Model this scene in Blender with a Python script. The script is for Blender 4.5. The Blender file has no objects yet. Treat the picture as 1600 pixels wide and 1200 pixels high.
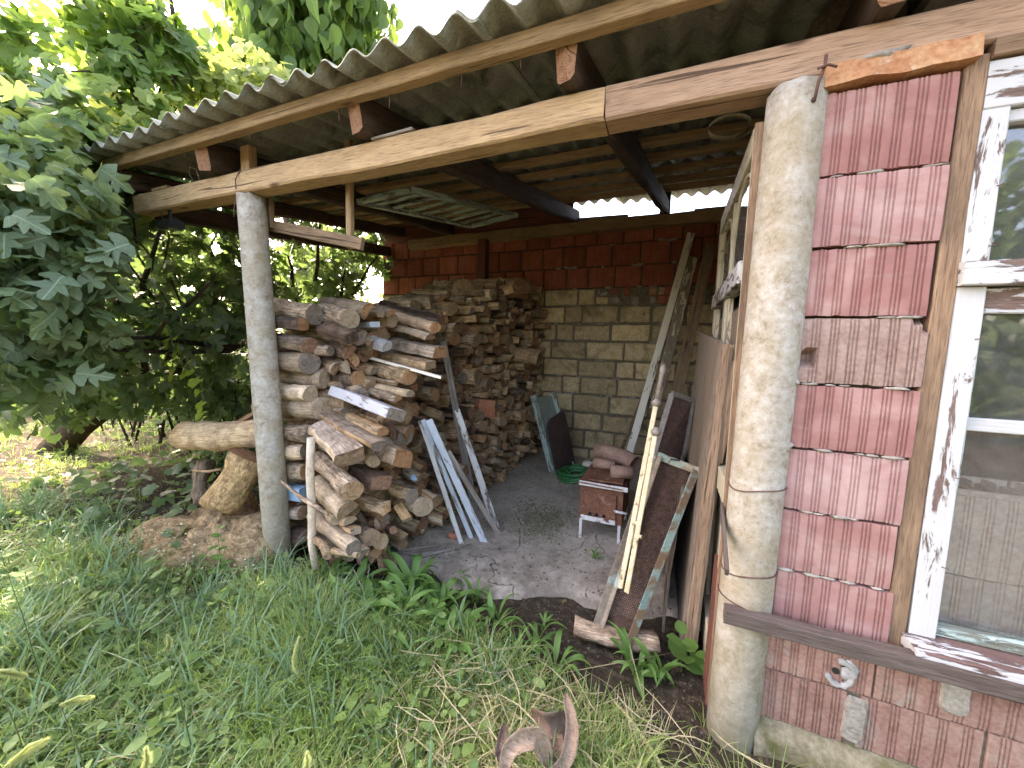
import bpy, math, random
import numpy as np
from mathutils import Vector, Matrix, noise
rnd = random.Random(7)
rng = np.random.default_rng(7)
C = bpy.context.scene.collection
sc = bpy.context.scene

# ---------------------------------------------------------------- camera, sky, sun, exposure
CF, YAW, PITCH, ROLL, CH = 601.88, .3948, .102, .0255, 1.3146
_f = Vector((-math.sin(YAW)*math.cos(PITCH), math.cos(YAW)*math.cos(PITCH), -math.sin(PITCH)))
_r = Vector((math.cos(YAW), math.sin(YAW), 0)); _u = _r.cross(_f)
CR = _r*math.cos(ROLL)+_u*math.sin(ROLL); CU = -_r*math.sin(ROLL)+_u*math.cos(ROLL)
cam = bpy.data.objects.new('camera', bpy.data.cameras.new('camera')); C.objects.link(cam)
m = Matrix((CR, CU, -_f)).transposed().to_4x4(); m.translation = (0, 0, CH); cam.matrix_world = m
cam.data.sensor_width = 36; cam.data.lens = CF/1600*36; cam.data.clip_start = .02; cam.data.clip_end = 500
sc.camera = cam

SUN_EL, SUN_AZ = math.radians(43), math.radians(-80)     # azimuth from +Y towards +X
sun_dir = Vector((math.sin(SUN_AZ)*math.cos(SUN_EL), math.cos(SUN_AZ)*math.cos(SUN_EL), math.sin(SUN_EL)))
w = bpy.data.worlds.new('World'); sc.world = w; w.use_nodes = True
nt = w.node_tree; nt.nodes.clear()
sky = nt.nodes.new('ShaderNodeTexSky'); sky.sky_type = 'NISHITA'; sky.sun_disc = False
sky.sun_elevation = SUN_EL; sky.sun_rotation = SUN_AZ
sky.air_density = 1.0; sky.dust_density = 3.5; sky.ozone_density = .6
bg = nt.nodes.new('ShaderNodeBackground'); bg.inputs['Strength'].default_value = .15
wo = nt.nodes.new('ShaderNodeOutputWorld')
nt.links.new(sky.outputs[0], bg.inputs[0]); nt.links.new(bg.outputs[0], wo.inputs[0])
sl = bpy.data.lights.new('sun', 'SUN'); sl.energy = 2.0; sl.angle = math.radians(.6); sl.color = (1, .93, .8)
so = bpy.data.objects.new('sun', sl); C.objects.link(so)
so.rotation_euler = sun_dir.to_track_quat('Z', 'Y').to_euler()
sc.view_settings.view_transform = 'Standard'; sc.view_settings.look = 'None'
sc.view_settings.exposure = 3.43; sc.view_settings.gamma = 1.0; sc.view_settings.use_curve_mapping = False
sc.view_settings.use_white_balance = True; sc.view_settings.white_balance_temperature = 7700; sc.view_settings.white_balance_tint = 22
try:
    sc.cycles.max_bounces = 8; sc.cycles.diffuse_bounces = 5; sc.cycles.transparent_max_bounces = 12
    sc.cycles.transmission_bounces = 4; sc.cycles.use_denoising = True
except Exception: pass

def at(x, y, X=None, Y=None, Z=None):
    d = _f + (x-800)/CF*CR - (y-600)/CF*CU; o = Vector((0, 0, CH))
    t = Y/d.y if Y is not None else X/d.x if X is not None else (Z-CH)/d.z
    return o+d*t

# ---------------------------------------------------------------- material helpers
class G:
    def __init__(s, name):
        s.m = bpy.data.materials.new(name); s.m.use_nodes = True; s.t = s.m.node_tree; s.t.nodes.clear()
        s.out = s.t.nodes.new('ShaderNodeOutputMaterial')
    def n(s, typ, props=None, **ins):
        nd = s.t.nodes.new('ShaderNode'+typ)
        for k, v in (props or {}).items(): setattr(nd, k, v)
        for k, v in ins.items():
            s.set(nd, k.replace('_', ' '), v)
        return nd
    def set(s, nd, k, v):
        if isinstance(k, str) and k.isdigit(): k = int(k)
        if isinstance(k, str) and k[:1] == 'i' and k[1:].isdigit(): k = int(k[1:])
        sock = nd.inputs[k]
        if hasattr(v, 'bl_rna') and isinstance(v, bpy.types.NodeSocket): s.t.links.new(v, sock)
        elif hasattr(v, 'outputs'): s.t.links.new(v.outputs[0], sock)
        else:
            if isinstance(v, (tuple, list)) and len(v) == 3 and sock.type == 'RGBA': v = (*v, 1)
            sock.default_value = v
    def ramp(s, fac, stops, interp='LINEAR'):
        r = s.t.nodes.new('ShaderNodeValToRGB'); r.color_ramp.interpolation = interp
        e = r.color_ramp.elements
        while len(e) < len(stops): e.new(.5)
        for el, (p, c) in zip(e, stops):
            el.position = p; el.color = (*c, 1) if isinstance(c, (tuple, list)) else (c, c, c, 1)
        s.set(r, 0, fac); return r
    def math(s, op, a, b=0.0, clamp=False):
        nd = s.t.nodes.new('ShaderNodeMath'); nd.operation = op; nd.use_clamp = clamp
        s.set(nd, 0, a); s.set(nd, 1, b); return nd
    def mix(s, fac, a, b, mode='MIX'):
        nd = s.t.nodes.new('ShaderNodeMix'); nd.data_type = 'RGBA'; nd.blend_type = mode
        s.set(nd, 0, fac); s.set(nd, 6, a); s.set(nd, 7, b); return nd.outputs[2]
    def coords(s, kind='Object', scale=(1, 1, 1), rand=0.0):
        tc = s.n('TexCoord'); v = tc.outputs[kind]
        if rand:
            oi = s.n('ObjectInfo')
            vm = s.n('VectorMath', {'operation': 'SCALE'}); vm.inputs[0].default_value = (13.1, 7.7, 9.3)
            s.t.links.new(s.math('MULTIPLY', oi.outputs['Random'], rand).outputs[0], vm.inputs['Scale'])
            va = s.n('VectorMath', {'operation': 'ADD'}); s.t.links.new(v, va.inputs[0]); s.t.links.new(vm.outputs[0], va.inputs[1]); v = va.outputs[0]
        mp = s.n('Mapping'); s.t.links.new(v, mp.inputs[0]); mp.inputs['Scale'].default_value = scale
        return mp.outputs[0]
    def noise(s, vec, scale, detail=5, rough=.55, dist=0.0):
        nd = s.n('TexNoise'); s.t.links.new(vec, nd.inputs['Vector'])
        nd.inputs['Scale'].default_value = scale; nd.inputs['Detail'].default_value = detail
        nd.inputs['Roughness'].default_value = rough; nd.inputs['Distortion'].default_value = dist
        return nd.outputs[0]
    def bump(s, h, strength=.4, dist=.01):
        b = s.n('Bump'); s.set(b, 'Height', h); b.inputs['Strength'].default_value = strength; b.inputs['Distance'].default_value = dist
        return b.outputs[0]
    def finish(s, col, rough=.8, normal=None, spec=.3, metal=0.0, trans=0.0, transcol=None):
        b = s.n('BsdfPrincipled'); s.set(b, 'Base Color', col); s.set(b, 'Roughness', rough)
        b.inputs['Specular IOR Level'].default_value = spec; s.set(b, 'Metallic', metal)
        if normal is not None: s.set(b, 'Normal', normal)
        res = b.outputs[0]
        if trans:
            tl = s.n('BsdfTranslucent'); s.set(tl, 'Color', transcol if transcol is not None else col)
            mx = s.n('MixShader'); mx.inputs[0].default_value = trans
            s.t.links.new(res, mx.inputs[1]); s.t.links.new(tl.outputs[0], mx.inputs[2]); res = mx.outputs[0]
        s.t.links.new(res, s.out.inputs[0]); return s.m

def hsv(g, col, h=.5, sat=1.0, val=1.0):
    nd = g.n('HueSaturation'); g.set(nd, 'Color', col); g.set(nd, 'Hue', h); g.set(nd, 'Saturation', sat); g.set(nd, 'Value', val)
    return nd.outputs[0]

def wood(name, cols, grain=26, stretch=1.4, bump=.5, rough=.82, stain=(.05, .035, .025), stainamt=.5, var=.35, paint=None, peel=.5, painthi=None, rand=3.0, knots=True):
    g = G(name)
    v = g.coords('Object', (stretch*2.2, grain*2.6, grain*2.6), rand)
    n1a = g.noise(v, 1.0, 8, .68, 1.0)
    n1 = g.math('ADD', g.math('MULTIPLY', n1a, .7), g.math('MULTIPLY', g.noise(g.coords('Object', (stretch, grain*.7, grain*.7), rand), 1.0, 5, .6, 1.5), .3))
    v0 = g.coords('Object', (1, 2.2, 2.2), rand)
    big = g.noise(v0, 3.2, 5, .6)
    fine = g.noise(g.coords('Object', (14, 300, 300), rand), 1.0, 3, .6)
    col = g.ramp(n1, [(.25+.5*i/(len(cols)-1), c) for i, c in enumerate(cols)])
    c = g.mix(g.math('MULTIPLY', g.ramp(big, [(.45, 0.0), (.75, 1.0)]), stainamt), col, stain)
    c = g.mix(g.ramp(fine, [(.34, .65), (.5, 0.0)]), c, tuple(x*.45 for x in cols[0]))
    crk = g.ramp(g.noise(g.coords('Object', (1.1, 45, 45), rand), 1.0, 3, .5, .6), [(.30, 1.0), (.345, 0.0)])
    c = g.mix(g.math('MULTIPLY', crk, .8), c, tuple(x*.18 for x in cols[0]))
    if knots:
        vo = g.n('TexVoronoi'); g.t.links.new(g.coords('Object', (1.6, 5, 5), rand), vo.inputs['Vector']); vo.inputs['Scale'].default_value = 1.6
        c = g.mix(g.ramp(vo.outputs['Distance'], [(.05, .85), (.13, 0.0)]), c, (.07, .035, .018))
    if var:
        oi = g.n('ObjectInfo')
        c = hsv(g, c, .5, 1.0, g.math('ADD', g.math('MULTIPLY', oi.outputs['Random'], var), 1-var*.5))
    h = g.math('SUBTRACT', g.math('ADD', g.math('MULTIPLY', n1, .9), g.math('MULTIPLY', fine, .4)), g.math('MULTIPLY', crk, .6))
    r = rough
    if paint is not None:
        pv = g.coords('Object', (3, 14, 14), rand)
        pn = g.noise(pv, 2.2, 8, .68, .6)
        pn2 = g.noise(g.coords('Object', (1, 1, 1), rand), 2.5, 3, .5)
        s_ = g.math('ADD', g.math('MULTIPLY', pn, .75), g.math('MULTIPLY', pn2, .35))
        mask = g.ramp(s_, [(peel-.015, 1.0), (peel+.015, 0.0)])
        pc = g.mix(g.noise(g.coords('Object', (1, 1, 1), rand), 9, 6, .7), paint, painthi or tuple(x*.72 for x in paint))
        c = g.mix(mask, c, pc)
        h = g.math('ADD', g.math('MULTIPLY', h, .5), g.math('MULTIPLY', mask, .6))
        r = g.math('SUBTRACT', rough, g.math('MULTIPLY', mask, .3))
    return g.finish(c, r, g.bump(h, bump, .006))

def mottled(name, cols, scale=8, rough=.9, bump=.4, bscale=60, bdist=.004, var=.2, extra=None, spots=None, kind='Object', rand=2.0, spec=.2):
    g = G(name)
    v = g.coords(kind, (1, 1, 1), rand)
    a = g.noise(v, scale, 8, .65, .3); b = g.noise(v, bscale, 4, .6)
    c = g.ramp(a, [(.3+.4*i/(len(cols)-1), k) for i, k in enumerate(cols)]).outputs[0]
    c = g.mix(.35, c, g.ramp(b, [(.3, tuple(x*.6 for x in cols[0])), (.7, tuple(min(1, x*1.25) for x in cols[-1]))]))
    if extra:                       # (colour, scale, lo, hi)
        for (ec, es, lo, hi) in extra:
            c = g.mix(g.ramp(g.noise(v, es, 6, .6, .5), [(lo, 0.0), (hi, 1.0)]), c, ec)
    if var:
        oi = g.n('ObjectInfo')
        c = hsv(g, c, .5, 1.0, g.math('ADD', g.math('MULTIPLY', oi.outputs['Random'], var), 1-var*.5))
    h = g.math('ADD', g.math('MULTIPLY', a, .6), g.math('MULTIPLY', b, .4))
    return g.finish(c, rough, g.bump(h, bump, bdist), spec)

def leafmat(name, c1, c2, c3, trans=.4, tcol=(.25, .42, .06), rough=.45, spec=.4, veins=None):
    g = G(name)
    geo = g.n('NewGeometry'); oi = g.n('ObjectInfo')
    f = g.math('FRACT', g.math('ADD', geo.outputs['Random Per Island'], oi.outputs['Random']))
    v = g.coords('Object', (1, 1, 1), 0)
    big = g.noise(v, 1.3, 2, .5)
    f2 = g.math('ADD', g.math('MULTIPLY', f, .7), g.math('MULTIPLY', g.math('SUBTRACT', big, .5), 1.4), True)
    col = g.ramp(f2, [(0.0, c1), (.55, c2), (1.0, c3)]).outputs[0]
    fine = g.noise(v, 90, 3, .6)
    col = g.mix(.3, col, g.mix(fine, tuple(x*.5 for x in c1), tuple(min(1, x*1.5) for x in c3)))
    hgt = fine
    if veins:       # pale midrib and side veins in the leaf's own coordinates
        sp = g.n('SeparateXYZ'); g.t.links.new(v, sp.inputs[0]); ay = g.math('ABSOLUTE', sp.outputs[1], 0)
        mid = g.ramp(ay, [(.010, 1.0), (.030, 0.0)])
        side = g.math('FRACT', g.math('MULTIPLY', g.math('SUBTRACT', sp.outputs[0], g.math('MULTIPLY', ay, .9)), veins))
        sv = g.ramp(g.math('ABSOLUTE', g.math('SUBTRACT', side, .5), 0), [(.0, 1.0), (.075, 0.0)])
        vm = g.math('MAXIMUM', mid, g.math('MULTIPLY', sv, .6))
        spot = g.noise(g.coords('Object', (1, 1, 1), 9.0), 4, 5, .7)
        col = g.mix(g.ramp(spot, [(.62, 0.0), (.72, .7)]), col, (.26, .20, .08))
        col = g.mix(g.math('MULTIPLY', vm, .55), col, tuple(min(1, x*1.9+.03) for x in c3)); hgt = g.math('SUBTRACT', fine, g.math('MULTIPLY', vm, .8))
    return g.finish(col, rough, g.bump(hgt, .4, .004), spec, 0.0, trans, g.mix(.6, col, tcol))

def bark(name, c1, c2, c3, sx=3, s=26, bump=1.0):
    g = G(name)
    v = g.coords('Object', (sx*3, s*3.2, s*3.2), 3.0)
    n = g.math('ADD', g.math('MULTIPLY', g.noise(v, 1.0, 9, .70, 1.2), .75), g.math('MULTIPLY', g.noise(g.coords('Object', (sx, s, s), 3.0), 1.0, 5, .6, 1.5), .25))
    b = g.noise(g.coords('Object', (1, 1, 1), 3.0), 14, 7, .7)
    c = g.ramp(n, [(.36, c1), (.49, c2), (.62, c3)]).outputs[0]
    c = g.mix(g.ramp(b, [(.38, .7), (.55, 0.0)]), c, c1)
    c = g.mix(g.ramp(b, [(.60, 0.0), (.72, .5)]), c, c3)
    oi = g.n('ObjectInfo'); geo = g.n('NewGeometry')
    f = g.math('FRACT', g.math('ADD', g.math('MULTIPLY', oi.outputs['Random'], 7.3), geo.outputs['Random Per Island']))
    tint = g.ramp(f, [(0, (.5, .45, .4)), (.3, (1.0, .94, .86)), (.6, (1.25, 1.08, .82)), (.85, (1.4, 1.34, 1.25)), (1, (.85, .6, .42))])
    c = g.mix(1.0, c, tint, 'MULTIPLY')
    return g.finish(c, .9, g.bump(g.math('ADD', n, g.math('MULTIPLY', b, .4)), bump, .008), .15)

def endgrain(name, pal):
    g = G(name)
    v = g.coords('Object', (1, 1, 1), 0)
    sp = g.n('SeparateXYZ'); g.t.links.new(v, sp.inputs[0])
    d = g.math('SQRT', g.math('ADD', g.math('POWER', sp.outputs[1], 2.0), g.math('POWER', sp.outputs[2], 2.0)))
    nz = g.noise(v, 18, 5, .6)
    rr = g.math('SINE', g.math('ADD', g.math('MULTIPLY', d, 900), g.math('MULTIPLY', nz, 14)))
    vr = g.coords('Object', (1, 1, 1), 3.0)
    n2 = g.noise(vr, 55, 8, .72, .6)
    oi = g.n('ObjectInfo'); geo = g.n('NewGeometry')
    f = g.math('FRACT', g.math('ADD', g.math('MULTIPLY', oi.outputs['Random'], 5.1), geo.outputs['Random Per Island']))
    base = g.ramp(f, [(i/(len(pal)-1), c) for i, c in enumerate(pal)]).outputs[0]
    c = g.mix(.5, base, g.ramp(n2, [(.3, (.05, .035, .025)), (.7, (.42, .30, .19))]))
    c = g.mix(g.math('MULTIPLY', g.ramp(rr, [(.3, 0.0), (.9, 1.0)]), .32), c, (.06, .035, .02))
    ang = g.math('ARCTAN2', sp.outputs[2], sp.outputs[1])
    cr = g.noise(vr, 6, 2, .5)
    ck = g.math('SINE', g.math('ADD', g.math('MULTIPLY', ang, 2), g.math('MULTIPLY', cr, 38)))
    c = g.mix(g.ramp(ck, [(.985, 0.0), (.999, .8)]), c, (.02, .013, .01))
    h = g.math('ADD', g.math('MULTIPLY', n2, .7), g.math('MULTIPLY', rr, .15))
    return g.finish(c, .85, g.bump(h, .6, .005), .15)

MT = {}
MT['beam'] = wood('beam_wood', [(.30, .18, .085), (.46, .31, .165), (.56, .40, .23)], 22, 1.2, .7, stainamt=.45, stain=(.15, .09, .05))
MT['beam2'] = wood('pink_beam_wood', [(.30, .175, .11), (.45, .29, .185), (.54, .38, .255)], 22, 1.2, .6, stainamt=.4, stain=(.13, .075, .05))
MT['batten'] = wood('batten_wood', [(.23, .15, .07), (.37, .25, .13), (.46, .33, .18)], 30, 1.2, .6, stain=(.07, .055, .03))
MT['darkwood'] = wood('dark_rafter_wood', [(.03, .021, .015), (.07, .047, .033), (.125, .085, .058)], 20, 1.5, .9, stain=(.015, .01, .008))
MT['rafterend'] = endgrain('rafter_end_grain', [(.34, .14, .07), (.38, .17, .09), (.33, .16, .09)])
MT['plank'] = wood('weathered_dark_plank', [(.06, .045, .035), (.11, .085, .07), (.17, .14, .12)], 30, 1.5, .9)
MT['brownboard'] = wood('brown_board', [(.13, .08, .045), (.24, .16, .09), (.34, .23, .14)], 30, 1.2, .7)
MT['greyboard'] = wood('grey_weathered_board', [(.18, .15, .12), (.34, .30, .26), (.48, .44, .39)], 34, 1.2, .7, stain=(.12, .09, .06))
MT['whiteboard'] = wood('white_peeling_board', [(.16, .12, .09), (.28, .22, .17), (.38, .32, .26)], 34, 1.2, .8, paint=(.66, .66, .62), peel=.60)
MT['creamboard'] = wood('cream_painted_board', [(.16, .12, .08), (.26, .2, .14), (.36, .28, .2)], 34, 1.2, .6, paint=(.88, .82, .66), peel=.64)
MT['peelboard'] = wood('strongly_peeled_board', [(.12, .09, .06), (.22, .17, .12), (.3, .25, .18)], 34, 1.2, .8, paint=(.66, .60, .42), peel=.50)
MT['bluewhite'] = wood('bluish_white_painted_slat', [(.2, .17, .15), (.33, .3, .27), (.42, .4, .38)], 34, 1.2, .6, paint=(.62, .66, .68), peel=.60, painthi=(.40, .47, .54))
MT['greenwhite'] = wood('green_white_peeling_wood', [(.13, .13, .1), (.2, .22, .17), (.3, .3, .25)], 30, 1.2, .8, paint=(.5, .6, .54), peel=.56, painthi=(.25, .36, .31))
MT['greenboard'] = wood('faded_green_board', [(.12, .14, .11), (.19, .22, .18), (.26, .29, .24)], 30, 1.2, .6)
MT['winpaint'] = wood('white_window_paint', [(.10, .06, .045), (.17, .11, .085), (.24, .16, .13)], 20, 1.5, .6, paint=(.55, .55, .53), peel=.605, painthi=(.41, .41, .385), var=.05)
MT['sillpaint'] = wood('peeling_sill_paint', [(.10, .055, .045), (.17, .10, .085), (.24, .16, .13)], 20, 1.5, 1.0, paint=(.55, .55, .53), peel=.575, var=0)
MT['railpaint'] = wood('peeling_rail_paint', [(.12, .07, .05), (.2, .13, .1), (.28, .2, .16)], 20, 1.5, 1.0, paint=(.55, .55, .52), peel=.58, var=0)
MT['doorpaint'] = wood('aged_cream_door_paint', [(.2, .15, .1), (.3, .23, .16), (.4, .3, .2)], 20, 1.2, .5, paint=(.60, .54, .40), peel=.64, painthi=(.42, .36, .24), var=.1)
MT['chip'] = wood('grey_brown_veneer', [(.12, .088, .06), (.20, .15, .105), (.28, .215, .155)], 40, 1.0, .4, stainamt=.25, stain=(.1, .08, .06), knots=False)
MT['slabedge'] = wood('rough_pine_edge', [(.16, .095, .055), (.33, .22, .14), (.44, .32, .22)], 34, 1.3, .9, stain=(.12, .07, .045))
MT['post'] = wood('brown_window_post', [(.15, .09, .05), (.27, .17, .10), (.37, .25, .15)], 24, 1.2, .7, stainamt=.7, stain=(.06, .04, .025))
MT['redpaintwood'] = wood('red_brown_painted_wood', [(.10, .04, .03), (.2, .07, .05), (.26, .1, .07)], 20, 1.3, .5)

MT['bark'] = bark('log_bark', (.07, .052, .038), (.28, .215, .155), (.54, .45, .345))
MT['palebark'] = bark('bleached_barkless_wood', (.19, .14, .10), (.44, .355, .26), (.64, .55, .43), 2, 34, .6)
MT['split'] = bark('split_wood_face', (.14, .09, .055), (.40, .285, .18), (.60, .46, .32), 1.5, 40, .7)
MT['greysplit'] = bark('grey_weathered_split', (.10, .08, .062), (.27, .22, .18), (.46, .40, .34), 1.5, 36, .7)
MT['darksplit'] = bark('dark_split_wood', (.03, .022, .018), (.08, .058, .045), (.15, .11, .085), 1.5, 30, .8)
MT['end'] = endgrain('log_end_grain', [(.42, .18, .07), (.30, .21, .13), (.55, .37, .20), (.20, .12, .07), (.48, .33, .19), (.48, .22, .09)])
MT['end_orange'] = endgrain('orange_end_grain', [(.58, .26, .10), (.52, .22, .09), (.60, .31, .13)])
MT['end_pale'] = endgrain('pale_end_grain', [(.50, .40, .27), (.44, .34, .22), (.52, .42, .3)])
MT['end_grey'] = endgrain('grey_end_grain', [(.19, .18, .165), (.24, .22, .19), (.17, .155, .14)])
MT['end_red'] = endgrain('red_brown_end_grain', [(.22, .08, .045), (.25, .10, .06), (.2, .08, .05)])
MT['bigbark'] = bark('rough_thick_bark', (.07, .05, .03), (.22, .165, .10), (.40, .32, .21), 4, 20, 1.2)
MT['stump'] = bark('stump_wood', (.10, .068, .038), (.34, .25, .145), (.56, .44, .285), 8, 16, 1.2)
MT['birch'] = mottled('birch_bark', [(.34, .25, .16), (.52, .42, .30), (.62, .54, .42)], 14, .8, .6, 50)
MT['bluepaint'] = mottled('pale_blue_paint', [(.16, .30, .42), (.26, .42, .55), (.34, .48, .58)], 10, .6)
MT['treebark'] = bark('tree_bark', (.02, .017, .014), (.05, .042, .033), (.09, .075, .06), 4, 18, 1.0)

MT['asb'] = mottled('corrugated_cement', [(.13, .14, .10), (.23, .24, .185), (.34, .345, .28)], 5, .92, .5, 90, .002, .12,
                    [((.05, .06, .03), 7, .52, .75), ((.3, .3, .27), 16, .62, .78)])
MT['pipe'] = mottled('fibre_cement_pipe', [(.30, .27, .21), (.42, .39, .32), (.52, .50, .44)], 16, .9, .35, 120, .002, .03,
                     [((.30, .25, .15), 5, .48, .72), ((.56, .55, .51), 24, .55, .7)])
def pipe_dirty():
    g = G('fibre_cement_column')
    v = g.coords('Object', (1, 1, 1), 2.0)
    a = g.noise(v, 17, 8, .7, .4); b = g.noise(v, 4, 4, .6); f = g.noise(v, 130, 3, .6)
    c = g.ramp(g.math('ADD', g.math('MULTIPLY', a, .6), g.math('MULTIPLY', g.noise(v, 60, 6, .7), .4)), [(.38, (.22, .185, .125)), (.47, (.335, .30, .235)), (.6, (.45, .43, .375))]).outputs[0]
    c = g.mix(g.math('MULTIPLY', g.ramp(b, [(.42, 0.0), (.7, 1.0)]), .55), c, (.29, .23, .13))
    sp = g.n('SeparateXYZ'); tc = g.n('TexCoord'); g.t.links.new(tc.outputs['Object'], sp.inputs[0])
    low = g.ramp(g.math('ADD', sp.outputs[2], g.math('MULTIPLY', a, .35)), [(.25, 1.0), (.75, 0.0)])   # dirt splashed up from the soil
    c = g.mix(g.math('MULTIPLY', low, .85), c, g.mix(a, (.10, .09, .045), (.26, .235, .16)))
    c = g.mix(g.ramp(f, [(.62, 0.0), (.70, .6)]), c, (.14, .115, .08))
    return g.finish(c, .92, g.bump(g.math('ADD', a, g.math('MULTIPLY', f, .4)), .45, .003), .2)
MT['column'] = pipe_dirty()

def brickmat():
    g = G('pink_hollow_brick')
    v = g.coords('Object', (1, 1, 1), 3.0)
    a = g.noise(v, 6, 6, .6, .5); a2 = g.noise(g.coords('Object', (1, 1, 3), 5.0), 4, 4, .6, 1.2); f = g.noise(v, 110, 4, .6)
    c = g.ramp(a, [(.32, (.29, .115, .092)), (.5, (.375, .17, .14)), (.66, (.46, .26, .215))]).outputs[0]
    c = g.mix(g.ramp(a2, [(.54, 0.0), (.70, .45)]), c, (.44, .31, .255))
    c = g.mix(g.ramp(a2, [(.3, .5), (.42, 0.0)]), c, (.36, .14, .10))
    c = g.mix(g.ramp(g.noise(v, 30, 6, .7), [(.64, 0.0), (.76, .5)]), c, (.56, .46, .40))
    c = g.mix(g.ramp(f, [(.25, .5), (.4, 0.0)]), c, (.22, .09, .07))
    oi = g.n('ObjectInfo')
    c = hsv(g, c, .5, g.math('ADD', g.math('MULTIPLY', oi.outputs['Random'], .26), .68), g.math('ADD', g.math('MULTIPLY', oi.outputs['Random'], -.2), 1.02))
    return g.finish(c, .85, g.bump(g.math('ADD', a, g.math('MULTIPLY', f, .5)), .4, .003), .25)
MT['pink'] = brickmat()
MT['pinkgrey'] = mottled('dusty_pink_hollow_brick', [(.22, .13, .10), (.30, .20, .16), (.39, .29, .24)], 12, .9, .5, 80, .003, .1)
MT['lowbrick'] = mottled('stained_lower_brick', [(.21, .10, .075), (.30, .16, .125), (.38, .26, .20)], 9, .9, .5, 80, .003, .25,
                         [((.34, .33, .27), 5, .56, .66), ((.12, .10, .06), 9, .62, .8)])
MT['red'] = mottled('red_hollow_block', [(.20, .055, .032), (.30, .085, .05), (.38, .14, .085)], 7, .88, .5, 70, .003, .45)
MT['stoneblock'] = mottled('slag_block', [(.25, .18, .09), (.46, .345, .19), (.58, .47, .29)], 13, .93, .9, 60, .008, .55,
                           [((.12, .10, .06), 4, .55, .75)])
MT['mortar'] = mottled('grey_mortar', [(.16, .14, .11), (.28, .25, .2), (.4, .37, .31)], 20, .95, .9, 90, .005)
MT['darkmortar'] = mottled('dark_joint_mortar', [(.08, .066, .045), (.14, .115, .08), (.21, .175, .125)], 20, .95, .9, 90, .005)
MT['jointdark'] = mottled('dark_recessed_joint', [(.03, .024, .017), (.06, .048, .034), (.11, .09, .065)], 20, .95, .9, 90, .005)
MT['oldbrick'] = mottled('old_solid_brick', [(.30, .11, .05), (.42, .19, .09), (.50, .33, .18)], 14, .93, .9, 70, .006, .1, [((.5, .42, .3), 12, .58, .68)])
MT['found'] = mottled('mossy_concrete_footing', [(.10, .085, .05), (.19, .165, .10), (.29, .26, .175)], 14, .95, .9, 70, .006, 0, [((.09, .09, .03), 9, .5, .68)])
def floormat():
    g = G('cracked_concrete_floor')
    v = g.coords('Object', (1, 1, 1))
    a = g.noise(v, 2.2, 8, .65, .4); b = g.noise(v, 26, 7, .7); d = g.noise(v, 1.6, 3, .5)
    c = g.ramp(a, [(.3, (.24, .20, .15)), (.5, (.42, .365, .285)), (.68, (.55, .49, .40))]).outputs[0]
    c = g.mix(.5, c, g.ramp(b, [(.3, (.15, .125, .09)), (.7, (.50, .44, .36))]))
    vo = g.n('TexVoronoi', {'feature': 'DISTANCE_TO_EDGE'}); 
    vd = g.n('VectorMath', {'operation': 'ADD'}); g.t.links.new(v, vd.inputs[0]); 
    nn = g.n('TexNoise'); g.t.links.new(v, nn.inputs['Vector']); nn.inputs['Scale'].default_value = 5; nn.inputs['Detail'].default_value = 5
    sc_ = g.n('VectorMath', {'operation': 'SCALE'}); g.t.links.new(nn.outputs[1], sc_.inputs[0]); sc_.inputs['Scale'].default_value = .35
    g.t.links.new(sc_.outputs[0], vd.inputs[1]); g.t.links.new(vd.outputs[0], vo.inputs['Vector']); vo.inputs['Scale'].default_value = 2.4
    ck = g.ramp(vo.outputs['Distance'], [(.002, .9), (.010, 0.0)])
    ckm = g.math('MULTIPLY', ck, g.ramp(d, [(.48, 0.0), (.60, .9)]))
    c = g.mix(ckm, c, (.04, .034, .026))
    spy = g.n('SeparateXYZ'); g.t.links.new(v, spy.inputs[0])
    dirt = g.math('ADD', g.math('MULTIPLY', g.math('SUBTRACT', 2.35, spy.outputs[1]), .30), g.noise(v, 6, 8, .7))
    c = g.mix(g.math('MULTIPLY', g.ramp(dirt, [(.52, 0.0), (.70, 1.0)]), .65), c, g.mix(b, (.06, .048, .034), (.24, .20, .155)))
    c = g.mix(g.ramp(g.noise(v, 45, 6, .75), [(.60, 0.0), (.68, .5)]), c, (.08, .065, .045))
    c = g.mix(g.ramp(g.noise(v, 3.1, 5, .6, .3), [(.60, 0.0), (.72, .65)]), c, (.24, .13, .10))
    h = g.math('SUBTRACT', g.math('ADD', g.math('MULTIPLY', b, .5), g.math('MULTIPLY', a, .5)), g.math('MULTIPLY', ckm, 1.2))
    return g.finish(c, .93, g.bump(h, .8, .012), .15)
MT['floor'] = floormat()
def groundmat():
    g = G('garden_soil')
    v = g.coords('Object', (1, 1, 1))
    a = g.noise(v, 1.5, 8, .65, .4); b = g.noise(v, 28, 8, .7); b2 = g.noise(v, 90, 4, .6)
    c = g.ramp(b, [(.3, (.022, .017, .011)), (.5, (.055, .042, .028)), (.68, (.13, .10, .068))]).outputs[0]
    c = g.mix(g.ramp(a, [(.45, 0.0), (.7, .6)]), c, (.09, .07, .047))
    c = g.mix(g.ramp(g.noise(v, 9, 6, .7), [(.58, 0.0), (.66, .55)]), c, (.035, .05, .018))
    c = g.mix(g.ramp(b2, [(.66, 0.0), (.72, .7)]), c, (.26, .21, .14))
    return g.finish(c, .95, g.bump(g.math('ADD', b, g.math('MULTIPLY', b2, .4)), .9, .02), .15)
MT['ground'] = groundmat()
MT['rust'] = mottled('brown_rust', [(.07, .028, .016), (.15, .058, .03), (.25, .11, .06)], 12, .75, .5, 90, .002, .15, [((.3, .2, .14), 18, .6, .75)], spec=.4)
MT['rustpipe'] = mottled('pale_rusty_stovepipe', [(.14, .075, .05), (.24, .14, .095), (.34, .22, .16)], 14, .7, .5, 90, .002, .25, spec=.4)
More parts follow.
